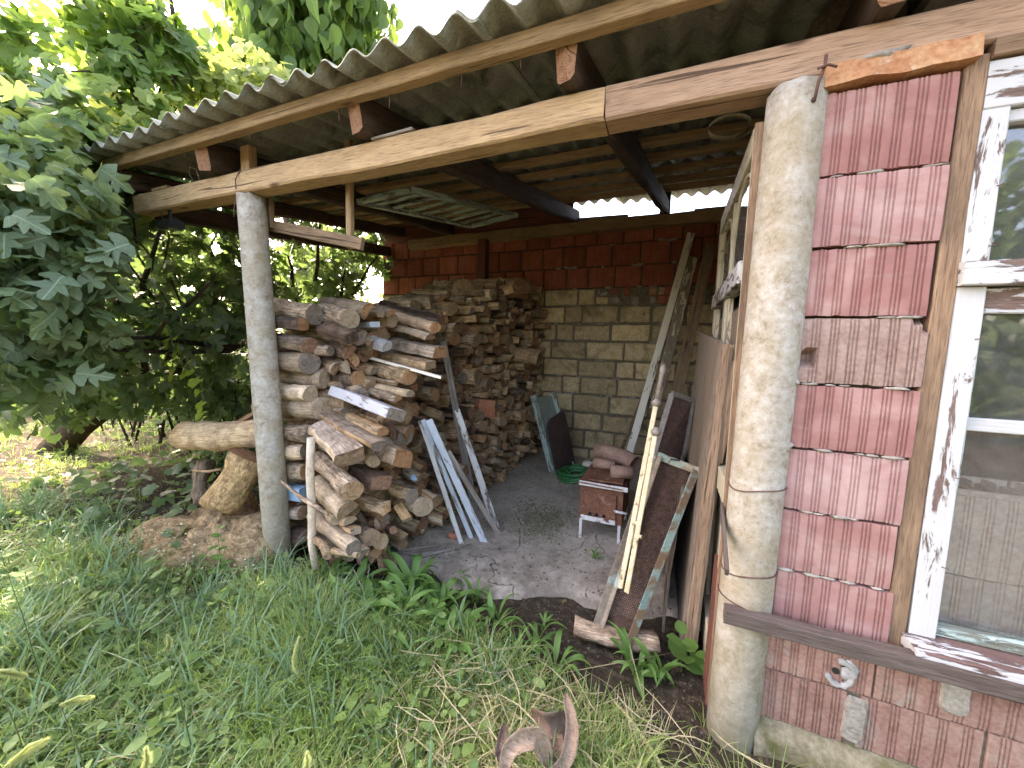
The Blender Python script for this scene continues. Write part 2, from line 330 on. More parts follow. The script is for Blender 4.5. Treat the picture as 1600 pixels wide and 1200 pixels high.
MT['enamel'] = mottled('chipped_white_enamel', [(.42, .40, .37), (.6, .59, .56), (.7, .69, .67)], 10, .45, .3, 60, .002, 0, [((.16, .07, .04), 14, .58, .64)], spec=.5)
MT['steelturq'] = mottled('turquoise_flaking_steel', [(.13, .22, .19), (.22, .34, .29), (.32, .40, .34)], 18, .6, .4, 90, .002, 0, [((.19, .12, .07), 16, .46, .56), ((.36, .32, .22), 9, .58, .68)], spec=.4)
MT['steelbrown'] = mottled('bare_rusty_angle_steel', [(.13, .10, .075), (.24, .19, .14), (.33, .28, .21)], 16, .6, .4, 90, .002, 0, [((.3, .38, .35), 8, .58, .66)], spec=.4)
MT['steeldark'] = mottled('dull_grey_steel', [(.10, .085, .07), (.16, .14, .12), (.22, .2, .18)], 16, .6, .4, 90, .002)
MT['creampaint'] = mottled('cream_paint_on_steel', [(.50, .38, .19), (.64, .53, .32), (.70, .62, .43)], 13, .55, .4, 90, .002, .1, [((.20, .12, .06), 20, .60, .68)], spec=.4)
MT['bronze'] = mottled('tarnished_metal_cap', [(.13, .10, .075), (.22, .18, .14), (.32, .28, .23)], 20, .45, .3, 60, .001, 0, spec=.5)
MT['wirered'] = mottled('rusty_wire', [(.07, .04, .03), (.12, .06, .045), (.16, .09, .07)], 30, .7, .2)
MT['mesh'] = mottled('rusty_wire_mesh', [(.05, .03, .022), (.09, .05, .036), (.13, .08, .06)], 30, .7, .2)
MT['hose'] = mottled('green_hose', [(.01, .085, .025), (.018, .14, .04), (.03, .19, .06)], 6, .4, .1, spec=.5)
MT['strap'] = mottled('faded_brown_strap', [(.11, .09, .055), (.17, .14, .09), (.24, .2, .13)], 9, .8, .3)
MT['black'] = mottled('black_plastic', [(.01, .01, .01), (.016, .016, .016), (.03, .03, .03)], 9, .4, .2, spec=.5)
MT['tray'] = mottled('dark_brown_tray', [(.035, .02, .018), (.055, .032, .028), (.08, .05, .042)], 6, .6, .2, spec=.35)
MT['interior'] = mottled('dusky_room_wall', [(.28, .26, .23), (.36, .34, .31), (.44, .42, .38)], 3, .95)
MT['insblock'] = mottled('pale_dusty_block', [(.52, .42, .36), (.66, .57, .51), (.74, .67, .61)], 8, .9, .5, 70, .003, .2)
MT['terracotta'] = mottled('terracotta_shard', [(.34, .12, .07), (.45, .18, .1), (.5, .25, .16)], 8, .85, .3)
MT['concrete'] = mottled('grey_concrete_lump', [(.26, .25, .23), (.38, .37, .34), (.5, .48, .45)], 14, .95, .7)
MT['bluedoor'] = mottled('dark_teal_board', [(.03, .06, .065), (.05, .085, .09), (.07, .11, .115)], 5, .6)
def glass(name, tint=(.9, .95, .93), refl=1.45, dirt=.12):
    g = G(name)
    tr = g.n('BsdfTransparent'); tr.inputs[0].default_value = (*tint, 1)
    gl = g.n('BsdfGlossy'); gl.inputs['Roughness'].default_value = .03
    v = g.coords('Object', (1, 1, 1)); nz = g.noise(v, 3.0, 2, .5)
    b = g.bump(nz, .15, .02); g.t.links.new(b, gl.inputs['Normal'])
    fr = g.n('Fresnel'); fr.inputs[0].default_value = refl
    mx = g.n('MixShader'); g.t.links.new(g.math('ADD', g.math('MULTIPLY', fr, 1.6), .03, True).outputs[0], mx.inputs[0]); g.t.links.new(tr.outputs[0], mx.inputs[1]); g.t.links.new(gl.outputs[0], mx.inputs[2])
    df = g.n('BsdfDiffuse'); df.inputs[0].default_value = (.35, .35, .32, 1)
    mx2 = g.n('MixShader'); d = g.math('MULTIPLY', g.ramp(g.noise(v, 14, 6, .7), [(.35, .3), (.75, 1.0)]), dirt)
    g.t.links.new(d.outputs[0], mx2.inputs[0]); g.t.links.new(mx.outputs[0], mx2.inputs[1]); g.t.links.new(df.outputs[0], mx2.inputs[2])
    g.t.links.new(mx2.outputs[0], g.out.inputs[0]); return g.m
MT['glass'] = glass('dusty_window_glass', (.97, .98, .97), dirt=.18)
MT['dglass'] = glass('dusty_door_glass', dirt=.2)

MT['fig'] = leafmat('fig_leaf', (.075, .13, .06), (.12, .19, .085), (.19, .255, .13), .38, (.28, .46, .10), .42, .5)
MT['vine'] = leafmat('vine_leaf', (.12, .19, .05), (.22, .30, .08), (.40, .42, .18), .5, (.55, .66, .14))
MT['tall'] = leafmat('hanging_tree_leaf', (.045, .095, .025), (.075, .145, .035), (.13, .21, .05), .5, (.30, .48, .07))
MT['fig_v'] = leafmat('fig_leaf_veined', (.085, .14, .07), (.135, .205, .10), (.20, .265, .15), .34, (.28, .46, .10), .40, .5, veins=5.5)
MT['vine_v'] = leafmat('vine_leaf_veined', (.13, .21, .05), (.23, .32, .09), (.40, .42, .18), .5, (.42, .55, .08), veins=4.5)
MT['tall_v'] = leafmat('hanging_leaf_veined', (.05, .11, .03), (.09, .17, .045), (.15, .24, .06), .5, (.30, .48, .07), veins=7.5)
MT['far'] = leafmat('distant_foliage', (.05, .09, .025), (.09, .14, .035), (.16, .21, .05), .45, (.4, .5, .1))
MT['grass'] = leafmat('grass_blade', (.10, .18, .04), (.20, .31, .08), (.38, .43, .18), .45, (.42, .6, .14), .5, .3)
MT['bluegrass'] = leafmat('blue_green_grass_blade', (.11, .20, .10), (.15, .26, .13), (.21, .32, .17), .35, (.2, .42, .15), .45, .4)
MT['straw'] = leafmat('dry_straw', (.26, .22, .11), (.42, .37, .21), (.58, .53, .34), .2, (.5, .4, .2), .7, .2)
MT['weed'] = leafmat('weed_leaf', (.075, .17, .035), (.12, .25, .055), (.19, .33, .09), .35, (.22, .46, .06), .45, .4)
MT['clover'] = leafmat('small_weed_leaf', (.10, .19, .045), (.17, .28, .08), (.27, .36, .13), .35, (.3, .46, .08), .5, .35)
MT['feather'] = leafmat('feathery_weed', (.07, .15, .02), (.12, .22, .03), (.18, .28, .045), .4, (.36, .56, .06), .5, .3)
MT['fox'] = leafmat('foxtail_bristle', (.24, .32, .12), (.34, .42, .18), (.46, .52, .28), .5, (.6, .65, .25), .6, .2)
MT['flower'] = leafmat('tiny_pale_flower', (.5, .5, .3), (.6, .58, .38), (.68, .66, .48), .3, (.7, .7, .4), .6, .2)
MT['deadleaf'] = leafmat('dead_brown_leaf', (.07, .042, .032), (.15, .098, .072), (.26, .19, .14), .12, (.3, .2, .14), .6, .3)
MT['litter'] = leafmat('fallen_leaf', (.10, .065, .03), (.2, .14, .06), (.3, .24, .1), .15, (.4, .3, .12), .7, .2)
MT['moss'] = leafmat('moss_tuft', (.05, .075, .02), (.085, .115, .03), (.13, .16, .05), .3, (.25, .35, .08), .7, .2)
MT['stem'] = leafmat('green_stem', (.06, .10, .03), (.10, .14, .05), (.14, .17, .07), .1)
MT['steel'] = mottled('galvanised_wire', [(.2, .2, .19), (.28, .28, .27), (.36, .36, .34)], 30, .5, .1)

# ---------------------------------------------------------------- object helpers
WM = {}
def reg(o, mw, parent):
    C.objects.link(o)
    if parent is not None:
        o.parent = parent; o.matrix_parent_inverse = WM[parent.name].inverted()
    o.matrix_basis = mw; WM[o.name] = mw.copy(); return o
def tag(o, label=None, cat=None, group=None, kind=None):
    if label: o['label'] = label
    if cat: o['category'] = cat
    if group: o['group'] = group
    if kind: o['kind'] = kind
    return o
def thing(name, label, cat, loc, group=None):
    o = bpy.data.objects.new(name, None); o.empty_display_size = .05
    reg(o, Matrix.Translation(Vector(loc)), None); return tag(o, label, cat, group, 'thing')
def mesh(name, vs, fs, mats, mi=None, smooth=False):
    me = bpy.data.meshes.new(name); me.from_pydata([tuple(v) for v in vs], [], fs)
    for m_ in (mats if isinstance(mats, (list, tuple)) else [mats]): me.materials.append(MT[m_] if isinstance(m_, str) else m_)
    if mi is not None: me.polygons.foreach_set('material_index', mi)
    if smooth: me.polygons.foreach_set('use_smooth', [True]*len(me.polygons))
    me.update(); return me
def put(name, me, mw=None, parent=None):
    return reg(bpy.data.objects.new(name, me), mw if mw is not None else Matrix.Identity(4), parent)
def npmesh(name, V, F, mat, smooth=False):
    """V (n,3) array, F list of (k, m) int arrays"""
    me = bpy.data.meshes.new(name); me.vertices.add(len(V)); me.vertices.foreach_set('co', np.asarray(V, np.float32).ravel())
    Fs = F if isinstance(F, list) else [F]
    nl = sum(f.size for f in Fs); npoly = sum(len(f) for f in Fs)
    me.loops.add(nl); me.polygons.add(npoly)
    me.loops.foreach_set('vertex_index', np.concatenate([f.ravel() for f in Fs]).astype(np.int32))
    tot = np.concatenate([np.full(len(f), f.shape[1]) for f in Fs]); st = np.concatenate([[0], np.cumsum(tot)[:-1]])
    me.polygons.foreach_set('loop_start', st.astype(np.int32))
    if smooth: me.polygons.foreach_set('use_smooth', np.ones(npoly, bool))
    me.materials.append(MT[mat]); me.update(calc_edges=True); return me
def basis(p0, p1, up=(0, 0, 1)):
    p0, p1 = Vector(p0), Vector(p1); x = (p1-p0).normalized(); up = Vector(up)
    y = up.cross(x)
    if y.length < 1e-4: y = Vector((0, 1, 0)).cross(x)
    y.normalize(); z = x.cross(y)
    m_ = Matrix((x, y, z)).transposed().to_4x4(); m_.translation = p0; return m_, (p1-p0).length

def extr(sec, L, seg, jit=.0, jf=6.0, bow=0.0, bowz=0.0, taper=1.0, seed=0.0, endjit=0.0):
    """a beam along +X: section list of (y, z) swept over seg segments with slight unevenness; returns verts, faces"""
    k = len(sec); V = []; F = []
    for i in range(seg+1):
        t = i/seg; s = 1+(taper-1)*t
        for j, (y, z) in enumerate(sec):
            n = noise.noise_vector(Vector((t*L*jf+seed, y*9+seed*1.7, z*9))) if jit else Vector()
            x = t*L
            if endjit and i in (0, seg): x += endjit*noise.noise(Vector((y*40+seed, z*40, i)))
            V.append((x, y*s+bow*math.sin(math.pi*t)+n.y*jit, z*s+bowz*math.sin(math.pi*t)+n.z*jit))
    for i in range(seg):
        for j in range(k):
            a = i*k+j; b = i*k+(j+1) % k; F.append((a, b, b+k, a+k))
    F.append(tuple(reversed(range(k)))); F.append(tuple(range(seg*k, seg*k+k)))
    return V, F
def rectsec(wd, th, c=.004):
    a, b = wd/2, th/2; c = min(c, a*.4, b*.4)
    return [(-a+c, -b), (a-c, -b), (a, -b+c), (a, b-c), (a-c, b), (-a+c, b), (-a, b-c), (-a, -b+c)]
_sd = [0]
def plank(name, p0, p1, wd, th, mat, parent=None, up=(0, 0, 1), seg=None, jit=.0015, bow=0, bowz=0, taper=1.0, endmat=None, endjit=.006, c=.004, jf=6.0):
    mw, L = basis(p0, p1, up); _sd[0] += 1
    seg = seg or max(3, int(L/.12))
    V, F = extr(rectsec(wd, th, c), L, seg, jit, jf, bow, bowz, taper, _sd[0]*3.7, endjit)
    mi = None; mats = [mat]
    if endmat: mats = [mat, endmat]; mi = [0]*(len(F)-2)+[1, 1]
    return put(name, mesh(name, V, F, mats, mi), mw, parent)
def tube(name, pts, rad, mat, parent=None, n=10, jit=0.0, cap=True, smooth=True, endmat=None):
    pts = [Vector(p) for p in pts]; o0 = pts[0].copy(); P = [p-o0 for p in pts]
    if not isinstance(rad, (list, tuple)): rad = [rad]*len(P)
    V = []; F = []; prev = None
    for i, p in enumerate(P):
        t = (P[min(i+1, len(P)-1)]-P[max(i-1, 0)]).normalized()
        if prev is None:
            a = t.orthogonal().normalized()
        else:
            a = (prev-t*prev.dot(t)).normalized()
        prev = a; b = t.cross(a)
        for j in range(n):
            th = 2*math.pi*j/n; d = a*math.cos(th)+b*math.sin(th); r = rad[i]
            if jit: r *= 1+jit*noise.noise(Vector((d*1.6)+p*6+Vector((i*.3, 0, 0))))
            V.append(p+d*r)
    for i in range(len(P)-1):
        for j in range(n):
            F.append((i*n+j, i*n+(j+1) % n, (i+1)*n+(j+1) % n, (i+1)*n+j))
    mi = [0]*len(F)
    if cap: F.append(tuple(reversed(range(n)))); F.append(tuple(range((len(P)-1)*n, len(P)*n))); mi += [1, 1] if endmat else [0, 0]
    me = mesh(name, V, F, [mat]+([endmat] if endmat else []), mi)
    if smooth: me.polygons.foreach_set('use_smooth', [len(f) == 4 for f in F])
    return put(name, me, Matrix.Translation(o0), parent)
def box(name, lo, hi, mat, parent=None, jit=0, c=.003):
    lo, hi = Vector(lo), Vector(hi); yc, zc = (lo.y+hi.y)/2, (lo.z+hi.z)/2
    return plank(name, (lo.x, yc, zc), (hi.x, yc, zc), hi.y-lo.y, hi.z-lo.z, mat, parent, seg=max(1, int((hi.x-lo.x)/.15)), jit=jit, c=c, endjit=0)

# instanced-leaf style mesh: template verts/faces placed many times, joined
def scatter_arrays(TV, TF, loc, R, s):
    N = len(loc); TV = np.asarray(TV, float)
    V = np.einsum('nij,kj->nki', R, TV)*s[:, None, None]+loc[:, None, :]
    k = len(TV); out = []
    for f in TF:
        f = np.asarray(f, int); out.append((f[None, :, :]+(np.arange(N)*k)[:, None, None]).reshape(-1, f.shape[1]))
    return V.reshape(-1, 3), out
def rot_from(nrm, spin):
    """rotation matrices whose local Z is nrm and local X (leaf tip) direction spun, tip drooping"""
    n = nrm/np.linalg.norm(nrm, axis=1, keepdims=True)
    ref = np.stack([np.cos(spin), np.sin(spin), -.25-.5*np.abs(np.sin(spin*7.3))], 1)
    x = ref-n*(ref*n).sum(1, keepdims=True); x /= np.linalg.norm(x, axis=1, keepdims=True)+1e-9
    y = np.cross(n, x); return np.stack([x, y, n], 2)

# ================================================================ GROUND
def gz(x, y):
    x = np.asarray(x, float); y = np.asarray(y, float)
    h = .018*np.sin(x*2.1+1.3)*np.cos(y*1.7)+.012*np.sin(x*5.3+y*3.1)+.008*np.sin(y*9+x*2)
    inside = 1/(1+np.exp(-(y-1.62)*14))*1/(1+np.exp((x-.45)*14))*1/(1+np.exp(-(x+2.4)*9))
    far = np.clip((np.hypot(x, y)-10)/20, 0, 1)
    bump = .035*np.exp(-((x+1.0)**2/1.2+(y-1.25)**2/.12))
    return (h+bump)*(1-inside)-.02*inside-.012+far*.3
u_ = np.linspace(-1, 1, 221); S = np.sinh(u_*4.4)/np.sinh(4.4)*60
gx, gy = np.meshgrid(S-.8, S+1.2)
V = np.stack([gx.ravel(), gy.ravel(), (gz(gx, gy)+.006*np.sin(gx*31+3*np.sin(gy*17))*np.cos(gy*27)*(np.abs(gx) < 8)).ravel()], 1)
n_ = len(u_); ii = np.arange(n_*(n_-1)).reshape(n_-1, n_)[:, :-1].ravel()
gr = put('ground', npmesh('ground', V, np.stack([ii, ii+1, ii+n_+1, ii+n_], 1), 'ground', True))
tag(gr, kind='structure', label='dark garden soil with bare patches and litter')

# shed floor slab, broken front edge
front = [(-2.9, 1.86), (-2.3, 1.84), (-1.75, 1.76), (-1.3, 1.80), (-1.05, 1.72), (-.8, 1.70), (-.62, 1.83), (-.45, 1.92), (-.2, 1.86), (.05, 1.98), (.3, 1.95)]
nx, ny = 90, 70; FV = []
for j in range(ny+1):
    for i in range(nx+1):
        x = -2.9+3.2*i/nx
        yf = np.interp(x, [p[0] for p in front], [p[1] for p in front])+.035*noise.noise(Vector((x*7, 0, 0)))+.02*noise.noise(Vector((x*23, 3, 0)))
        t = j/ny; y = yf+(4.42-yf)*t
        z = .022+.022*noise.noise(Vector((x*2.3, y*2.3, 1)))+.006*noise.noise(Vector((x*14, y*14, 5)))
        z -= .05*math.exp(-((y-yf)/.035)**1.0) if y-yf < .3 else 0
        FV.append((x, y, z))
FF = [(j*(nx+1)+i, j*(nx+1)+i+1, (j+1)*(nx+1)+i+1, (j+1)*(nx+1)+i) for j in range(ny) for i in range(nx)]
fl = put('shed_floor', mesh('shed_floor', FV, FF, 'floor', smooth=True)); tag(fl, 'cracked uneven concrete floor of the woodshed', kind='structure')

# ================================================================ BACK WALL of red blocks over slag blocks
BY = 4.40
bw = thing('back_wall', 'back wall of yellowish slag blocks with rows of red hollow blocks on top', 'wall', (-1.7, BY+.1, 0))
core = box('mortar_core', (-3.86, BY+.016, -.05), (.55, BY+.2, 1.963), 'darkmortar', bw); box('mortar_core', (-3.86, BY+.022, 1.965), (.55, BY+.2, 2.69), 'jointdark', bw)
def blockmesh(name, L, H, mat, seed, grooves=0, D=.09, rough=.004):
    """block seen from -Y: local X width, Z height, front at y=0; uneven arrises"""
    xs = [0, .012] + [L*(k+1)/5 for k in range(4)] + [L-.012, L]
    if grooves:
        xs = [0]
        for k in range(grooves):
            g0 = L*(k+.5)/grooves; xs += [g0-.006, g0-.003, g0+.003, g0+.006]
        xs += [L]
    zs = [0, .012, H*.5, H-.012, H]
    V = []; 
    for z in zs:
        for i, x in enumerate(xs):
            y = 0.0
            if z in (0, H) or i in (0, len(xs)-1): y += .012
            if grooves and (i-1) % 4 in (1, 2) and 0 < i < len(xs)-1: y += .003
            n = noise.noise_vector(Vector((x*12+seed*5, z*12, seed)))
            V.append((x+n.x*rough, y+abs(n.y)*rough*1.5, z+n.z*rough))
    k = len(xs); F = [(r*k+i, r*k+i+1, (r+1)*k+i+1, (r+1)*k+i) for r in range(len(zs)-1) for i in range(k-1)]
    b0 = len(V); rim = [i for i in range(k)]+[r*k+k-1 for r in range(1, len(zs))]+[(len(zs)-1)*k+i for i in range(k-2, -1, -1)]+[r*k for r in range(len(zs)-2, 0, -1)]
    for i in rim: V.append((V[i][0], D, V[i][2]))
    m_ = len(rim)
    for i in range(m_):
        F.append((rim[(i+1) % m_], rim[i], b0+i, b0+(i+1) % m_))
    return mesh(name, V, F, mat)
rowz = [-.06, .135, .345, .555, .765, .965, 1.165, 1.375, 1.575, 1.775, 1.965]
bwidths = {}
for r in range(len(rowz)-1):
    z0, z1 = rowz[r], rowz[r+1]; x = -3.84 if r >= 8 else -1.75
    x += rnd.uniform(-.2, 0) if r < 8 else 0
    while x < .42:
        L = rnd.choice([.42, .42, .42, .40, .21, .34]) if r != 9 else rnd.choice([.40, .3, .2])
        if x+L > .5: L = max(.1, .5-x)
        if x < -1.0 or not (r == 9 and x > -.9):
            g_ = 'oldbrick' if rnd.random() < .025 else 'stoneblock'
            o = put('block', blockmesh('block', L-.018, (z1-z0)-.016-rnd.uniform(0, .012), g_, rnd.random()*50, 0, .09, .007),
                    Matrix.Translation((x, BY+rnd.uniform(-.004, .012), z0+.008)), bw)
        else:   # broken row under the red blocks: shards set in mortar
            q = x
            while q < x+L-.03:
                l2 = rnd.uniform(.05, .14); zz = z0
                for s_ in range(2):
                    h2 = (z1-z0)/2-.01
                    put('brick', blockmesh('brick', l2-.012, h2, rnd.choice(['oldbrick', 'mortar', 'red', 'stoneblock']), rnd.random()*50, 0, .08, .012),
                        Matrix.Translation((q, BY+rnd.uniform(-.006, .02), zz+.008)), bw); zz += h2+.006
                q += l2
        x += L
zr = 1.965
for r, (h, x0) in enumerate([(.235, -3.84), (.235, -3.70), (.225, -3.9)]):
    x = x0
    while x < .45:
        L = .255+rnd.uniform(-.02, .05) if x < -1 else .30+rnd.uniform(-.03, .03)
        if r == 1 and rnd.random() < .1: x += .05
        LL = min(L, .53-x); xs_ = max(x, -3.84); LL -= xs_-x
        if LL > .06:
            put('hollow_block', blockmesh('hollow_block', LL-.016, h-.012, 'red', rnd.random()*50, 4, .09, .002),
                Matrix.Translation((xs_, BY+rnd.uniform(-.006, .006), zr+.004+rnd.uniform(0, .004))) @ Matrix.Rotation(rnd.uniform(-.01, .01), 4, 'Y'), bw)
        x += L
    zr += h
# mortar blobs
MV = []; MFs = []
for k in range(60):
    c = Vector((rnd.uniform(-1.3, .1), BY-.004, rnd.choice(rowz[4:]+[2.2, 2.43])+rnd.uniform(-.01, .01))); b0 = len(MV); nn_ = 8; rx, rz = rnd.uniform(.02, .06), rnd.uniform(.006, .02)
    for j in range(nn_): MV.append(c+Vector((rx*math.cos(j*2*math.pi/nn_)*rnd.uniform(.7, 1.2), .012, rz*math.sin(j*2*math.pi/nn_)*rnd.uniform(.7, 1.2))))
    MV.append(c+Vector((0, -.006, 0)))
    for j in range(nn_): MFs.append((b0+j, b0+(j+1) % nn_, b0+nn_))
put('mortar_smear', mesh('mortar_smear', MV, MFs, 'mortar', smooth=True), None, bw)['kind'] = 'stuff'
plank('wall_plate', (-3.35, BY-.02, 2.60), (.62, BY-.02, 2.615), .11, .12, 'batten', bw, jit=.012, jf=3, seg=30, bowz=.01)
plank('support_post', (-2.17, 4.22, 1.9), (-2.17, 4.22, 2.545), .10, .10, 'redpaintwood', bw, up=(0, 1, 0), jit=.004)

# ================================================================ SHED ROOF
rf = thing('shed_roof', 'lean-to roof of mossy corrugated cement sheets on rough timber beam and rafters', 'roof', (-1.3, 1.45, 2.09))
RS = .168
def rz(y): return 2.358+RS*(y-1.31)          # underside line of the sheets (valleys)
def sheet(x0, x1, y0, y1, lift, tilt=0.0):
    A, P_ = .023, .146; nxx = int((x1-x0)/P_*12); V = []; ny_ = max(4, int((y1-y0)/.4))
    xs = np.linspace(x0, x1, nxx+1)
    for top in (0, 1):
        for j in range(ny_+1):
            y = y0+(y1-y0)*j/ny_
            for x in xs:
                z = rz(y)+A+A*math.cos(2*math.pi*x/P_)+lift+.0065*top+tilt*(y-y0)+.003*noise.noise(Vector((x*3, y*3, lift*90)))
                yy = y+(.006*noise.noise(Vector((x*18, top, y0*9))) if j in (0, ny_) else 0)
                V.append((x, yy, z))
    k = nxx+1; o = (ny_+1)*k; F = []
    for j in range(ny_):
        for i in range(nxx):
            a = j*k+i; F.append((a, a+k, a+k+1, a+1)); F.append((o+a, o+a+1, o+a+k+1, o+a+k))
    for i in range(nxx):
        F.append((i, i+1, o+i+1, o+i)); a = ny_*k+i; F.append((a+1, a, o+a, o+a+1))
    for j in range(ny_):
        a = j*k; F.append((a+k, a, o+a, o+a+k)); a += nxx; F.append((a, a+k, o+a+k, o+a))
    put('corrugated_sheet', mesh('corrugated_sheet', V, F, 'asb', smooth=True), None, rf)
W_ = .146*6
xr_ = [-3.358+W_*i for i in range(8)]
for i in range(7):
    x0, x1 = xr_[i], xr_[i+1]+.146*.6
    ye = 1.185+rnd.uniform(-.008, .008)
    sheet(x0, x1, ye, 2.32, .0075*(i % 2))
    sheet(x0, x1, 2.16, 3.36, .016+.0075*(i % 2))
    sheet(x0, x1, 3.20, 4.62 if i < 3 else 4.88, .032+.0075*(i % 2))
sheet(-4.09, xr_[0]+.146*.6, 2.16, 3.36, .0235); sheet(-4.09, xr_[0]+.146*.6, 3.20, 4.50, .0395)
# purlin battens under the sheets
def bat(y, x0, x1, h=.045, wd=.05, mat='batten', dz=0): plank('batten', (x0, y, rz(y)-h/2-.002+dz), (x1, y, rz(y)-h/2-.002+dz), wd, h, mat, rf, jit=.004, seg=34, jf=2.5)
bat(1.31, -3.27, 1.4, .055, .05)
for y in (1.86, 2.22, 2.58, 2.92, 3.28, 3.62, 3.95): bat(y, -3.35 if y < 2.1 else -4.0, 1.2, .04, .06)
# rafters
raf = [(-3.19, -3.5, .11), (-2.37, -2.75, .14), (-1.32, -1.12, .145), (-.39, -.17, .14), (.46, .55, .14), (1.2, 1.2, .14)]
for (xa, xb, h) in raf:
    y0, y1 = 1.345, 4.5
    z0, z1 = rz(y0)-.062-h/2+.0, rz(y1)-.045-h/2
    z0 = max(z0, 2.205+h/2-.002)
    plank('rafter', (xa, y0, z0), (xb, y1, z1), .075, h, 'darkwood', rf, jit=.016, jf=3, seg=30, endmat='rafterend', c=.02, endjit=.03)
# front beam in two lengths
plank('front_beam', (-3.24, 1.475, 2.147), (-.275, 1.475, 2.147), .11, .112, 'beam', rf, jit=.010, jf=2.6, seg=44, c=.009)
plank('front_beam', (-.270, 1.475, 2.150), (2.3, 1.475, 2.160), .112, .115, 'beam2', rf, jit=.005, jf=2, seg=30, c=.008)
plank('nailing_block', (-2.24, 1.50, 2.205), (-2.24, 1.50, 2.36), .07, .05, 'beam', rf, up=(0, 1, 0))
plank('packing_piece', (-3.05, 1.47, 2.212), (-2.9, 1.47, 2.215), .08, .02, 'batten', rf)
plank('packing_piece', (-1.30, 1.45, 2.208), (-1.08, 1.45, 2.214), .06, .012, 'greyboard', rf)
plank('side_plate', (-3.25, 1.55, 2.15), (-3.75, 4.45, 2.56), .09, .12, 'darkwood', rf, jit=.01)
# nails hanging through the sheets
for k in range(16):
    x = -3.0+k*.27+rnd.uniform(-.06, .06); z = rz(1.31)-.056
    tube('nail', [(x, 1.33, z+.03), (x+rnd.uniform(-.006, .006), 1.33, z-rnd.uniform(.01, .05))], .0025, 'wirered', rf, n=5)
# closing boards above the back wall plate, left of the open gap
plank('closing_board', (-3.9, BY+.03, 2.80), (-1.15, BY+.03, 2.80), .03, .29, 'redpaintwood', rf, up=(0, 0, 1))
plank('closing_board', (-1.12, BY+.05, 2.715), (-.55, BY+.05, 2.70), .02, .085, 'greyboard', rf)
plank('closing_board', (.1, BY+.06, 2.70), (.6, BY+.06, 2.70), .02, .06, 'greyboard', rf)

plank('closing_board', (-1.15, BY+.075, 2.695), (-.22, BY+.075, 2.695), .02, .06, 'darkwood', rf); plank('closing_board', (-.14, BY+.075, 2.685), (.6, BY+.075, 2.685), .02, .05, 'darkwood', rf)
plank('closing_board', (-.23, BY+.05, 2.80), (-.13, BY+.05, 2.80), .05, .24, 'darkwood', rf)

# ================================================================ PIPE COLUMNS
def column(name, label, top, bot, r, wires, hole=None):
    t = thing(name, label, 'column', bot, 'fibre cement pipe columns carrying the front beam')
    top, bot = Vector(top), Vector(bot); n = 40; rows = 22; V = []; F = []
    ax = (top-bot)
    for i in range(rows+1):
        c = ax*(i/rows); rr = r*(1+.012*noise.noise(Vector((i*.4, bot.x, 0))))
        for j in range(n):
            a = 2*math.pi*j/n; q = rr*(1+.006*noise.noise(Vector((math.cos(a)*2, math.sin(a)*2, i*.5+bot.x))))
            zz = .01*noise.noise(Vector((math.cos(a)*2, math.sin(a)*2, 9))) if i == rows else 0
            V.append(c+Vector((q*math.cos(a), q*math.sin(a), zz)))
    for j in range(n): p = V[rows*n+j]; V.append(Vector((ax.x+(p.x-ax.x)*.84, ax.y+(p.y-ax.y)*.84, p.z)))
    for j in range(n): p = V[(rows+1)*n+j]; V.append(Vector((p.x, p.y, p.z-.25)))
    for i in range(rows+2):
        for j in range(n): F.append((i*n+j, i*n+(j+1) % n, (i+1)*n+(j+1) % n, (i+1)*n+j))
    put('pipe', mesh('pipe', V, F, 'column', smooth=True), Matrix.Translation(bot), t)
    for (f, tilt, a0, a1) in wires:
        c = bot+ax*f; pts = []
        for k in range(25):
            a = a0+(a1-a0)*k/24; pts.append(c+Vector(((r+.003)*math.cos(a), (r+.003)*math.sin(a), tilt*math.sin(a*1.3)+.004*math.sin(3*a))))
        tube('binding_wire', pts, .0022, 'wirered', t, n=5)
    return t
pl_, pb_ = at(391, 302, Y=1.475), at(437, 885, Y=1.46)
cl = column('pipe_column', 'slim pale fibre cement pipe column in front of the log pile', (pl_.x, 1.48, 2.088), (pb_.x, 1.46, -.05), .070, [])
pr_, pq_ = at(1245, 132, Y=1.46), at(1148, 1150, Y=1.44)
cr = column('pipe_column', 'thick yellowish fibre cement pipe column beside the pink brick wall, wire bound', (.292, 1.465, 2.088), (.268, 1.44, -.06), .078,
            [(.437, .012, 3.0, 6.6), (.305, .012, 3.0, 6.6), (.25, -.02, 2.8, 6.6)])
tube('hanging_wire', [(.335, 1.385, 2.13), (.333, 1.378, 2.10), (.322, 1.378, 2.06), (.318, 1.385, 2.015)], .004, 'wirered', cr, n=6)
tube('hanging_wire', [(.315, 1.37, 2.09), (.34, 1.372, 2.096), (.36, 1.376, 2.088)], .0035, 'wirered', cr, n=6)
tube('hook_hole', [(.3165, 1.400, 2.02), (.3165, 1.386, 2.02)], .0065, 'black', cr, n=10)
tube('tie_wire', [(pl_.x, 1.40, 2.10), (pl_.x-.01, 1.405, 2.15), (pl_.x, 1.43, 2.215)], .003, 'wirered', cl, n=5)
tube('tie_wire', [(pl_.x-.03, 1.42, 2.09), (pl_.x-.025, 1.40, 2.0), (pl_.x-.028, 1.40, 1.96)], .002, 'wirered', cl, n=5)

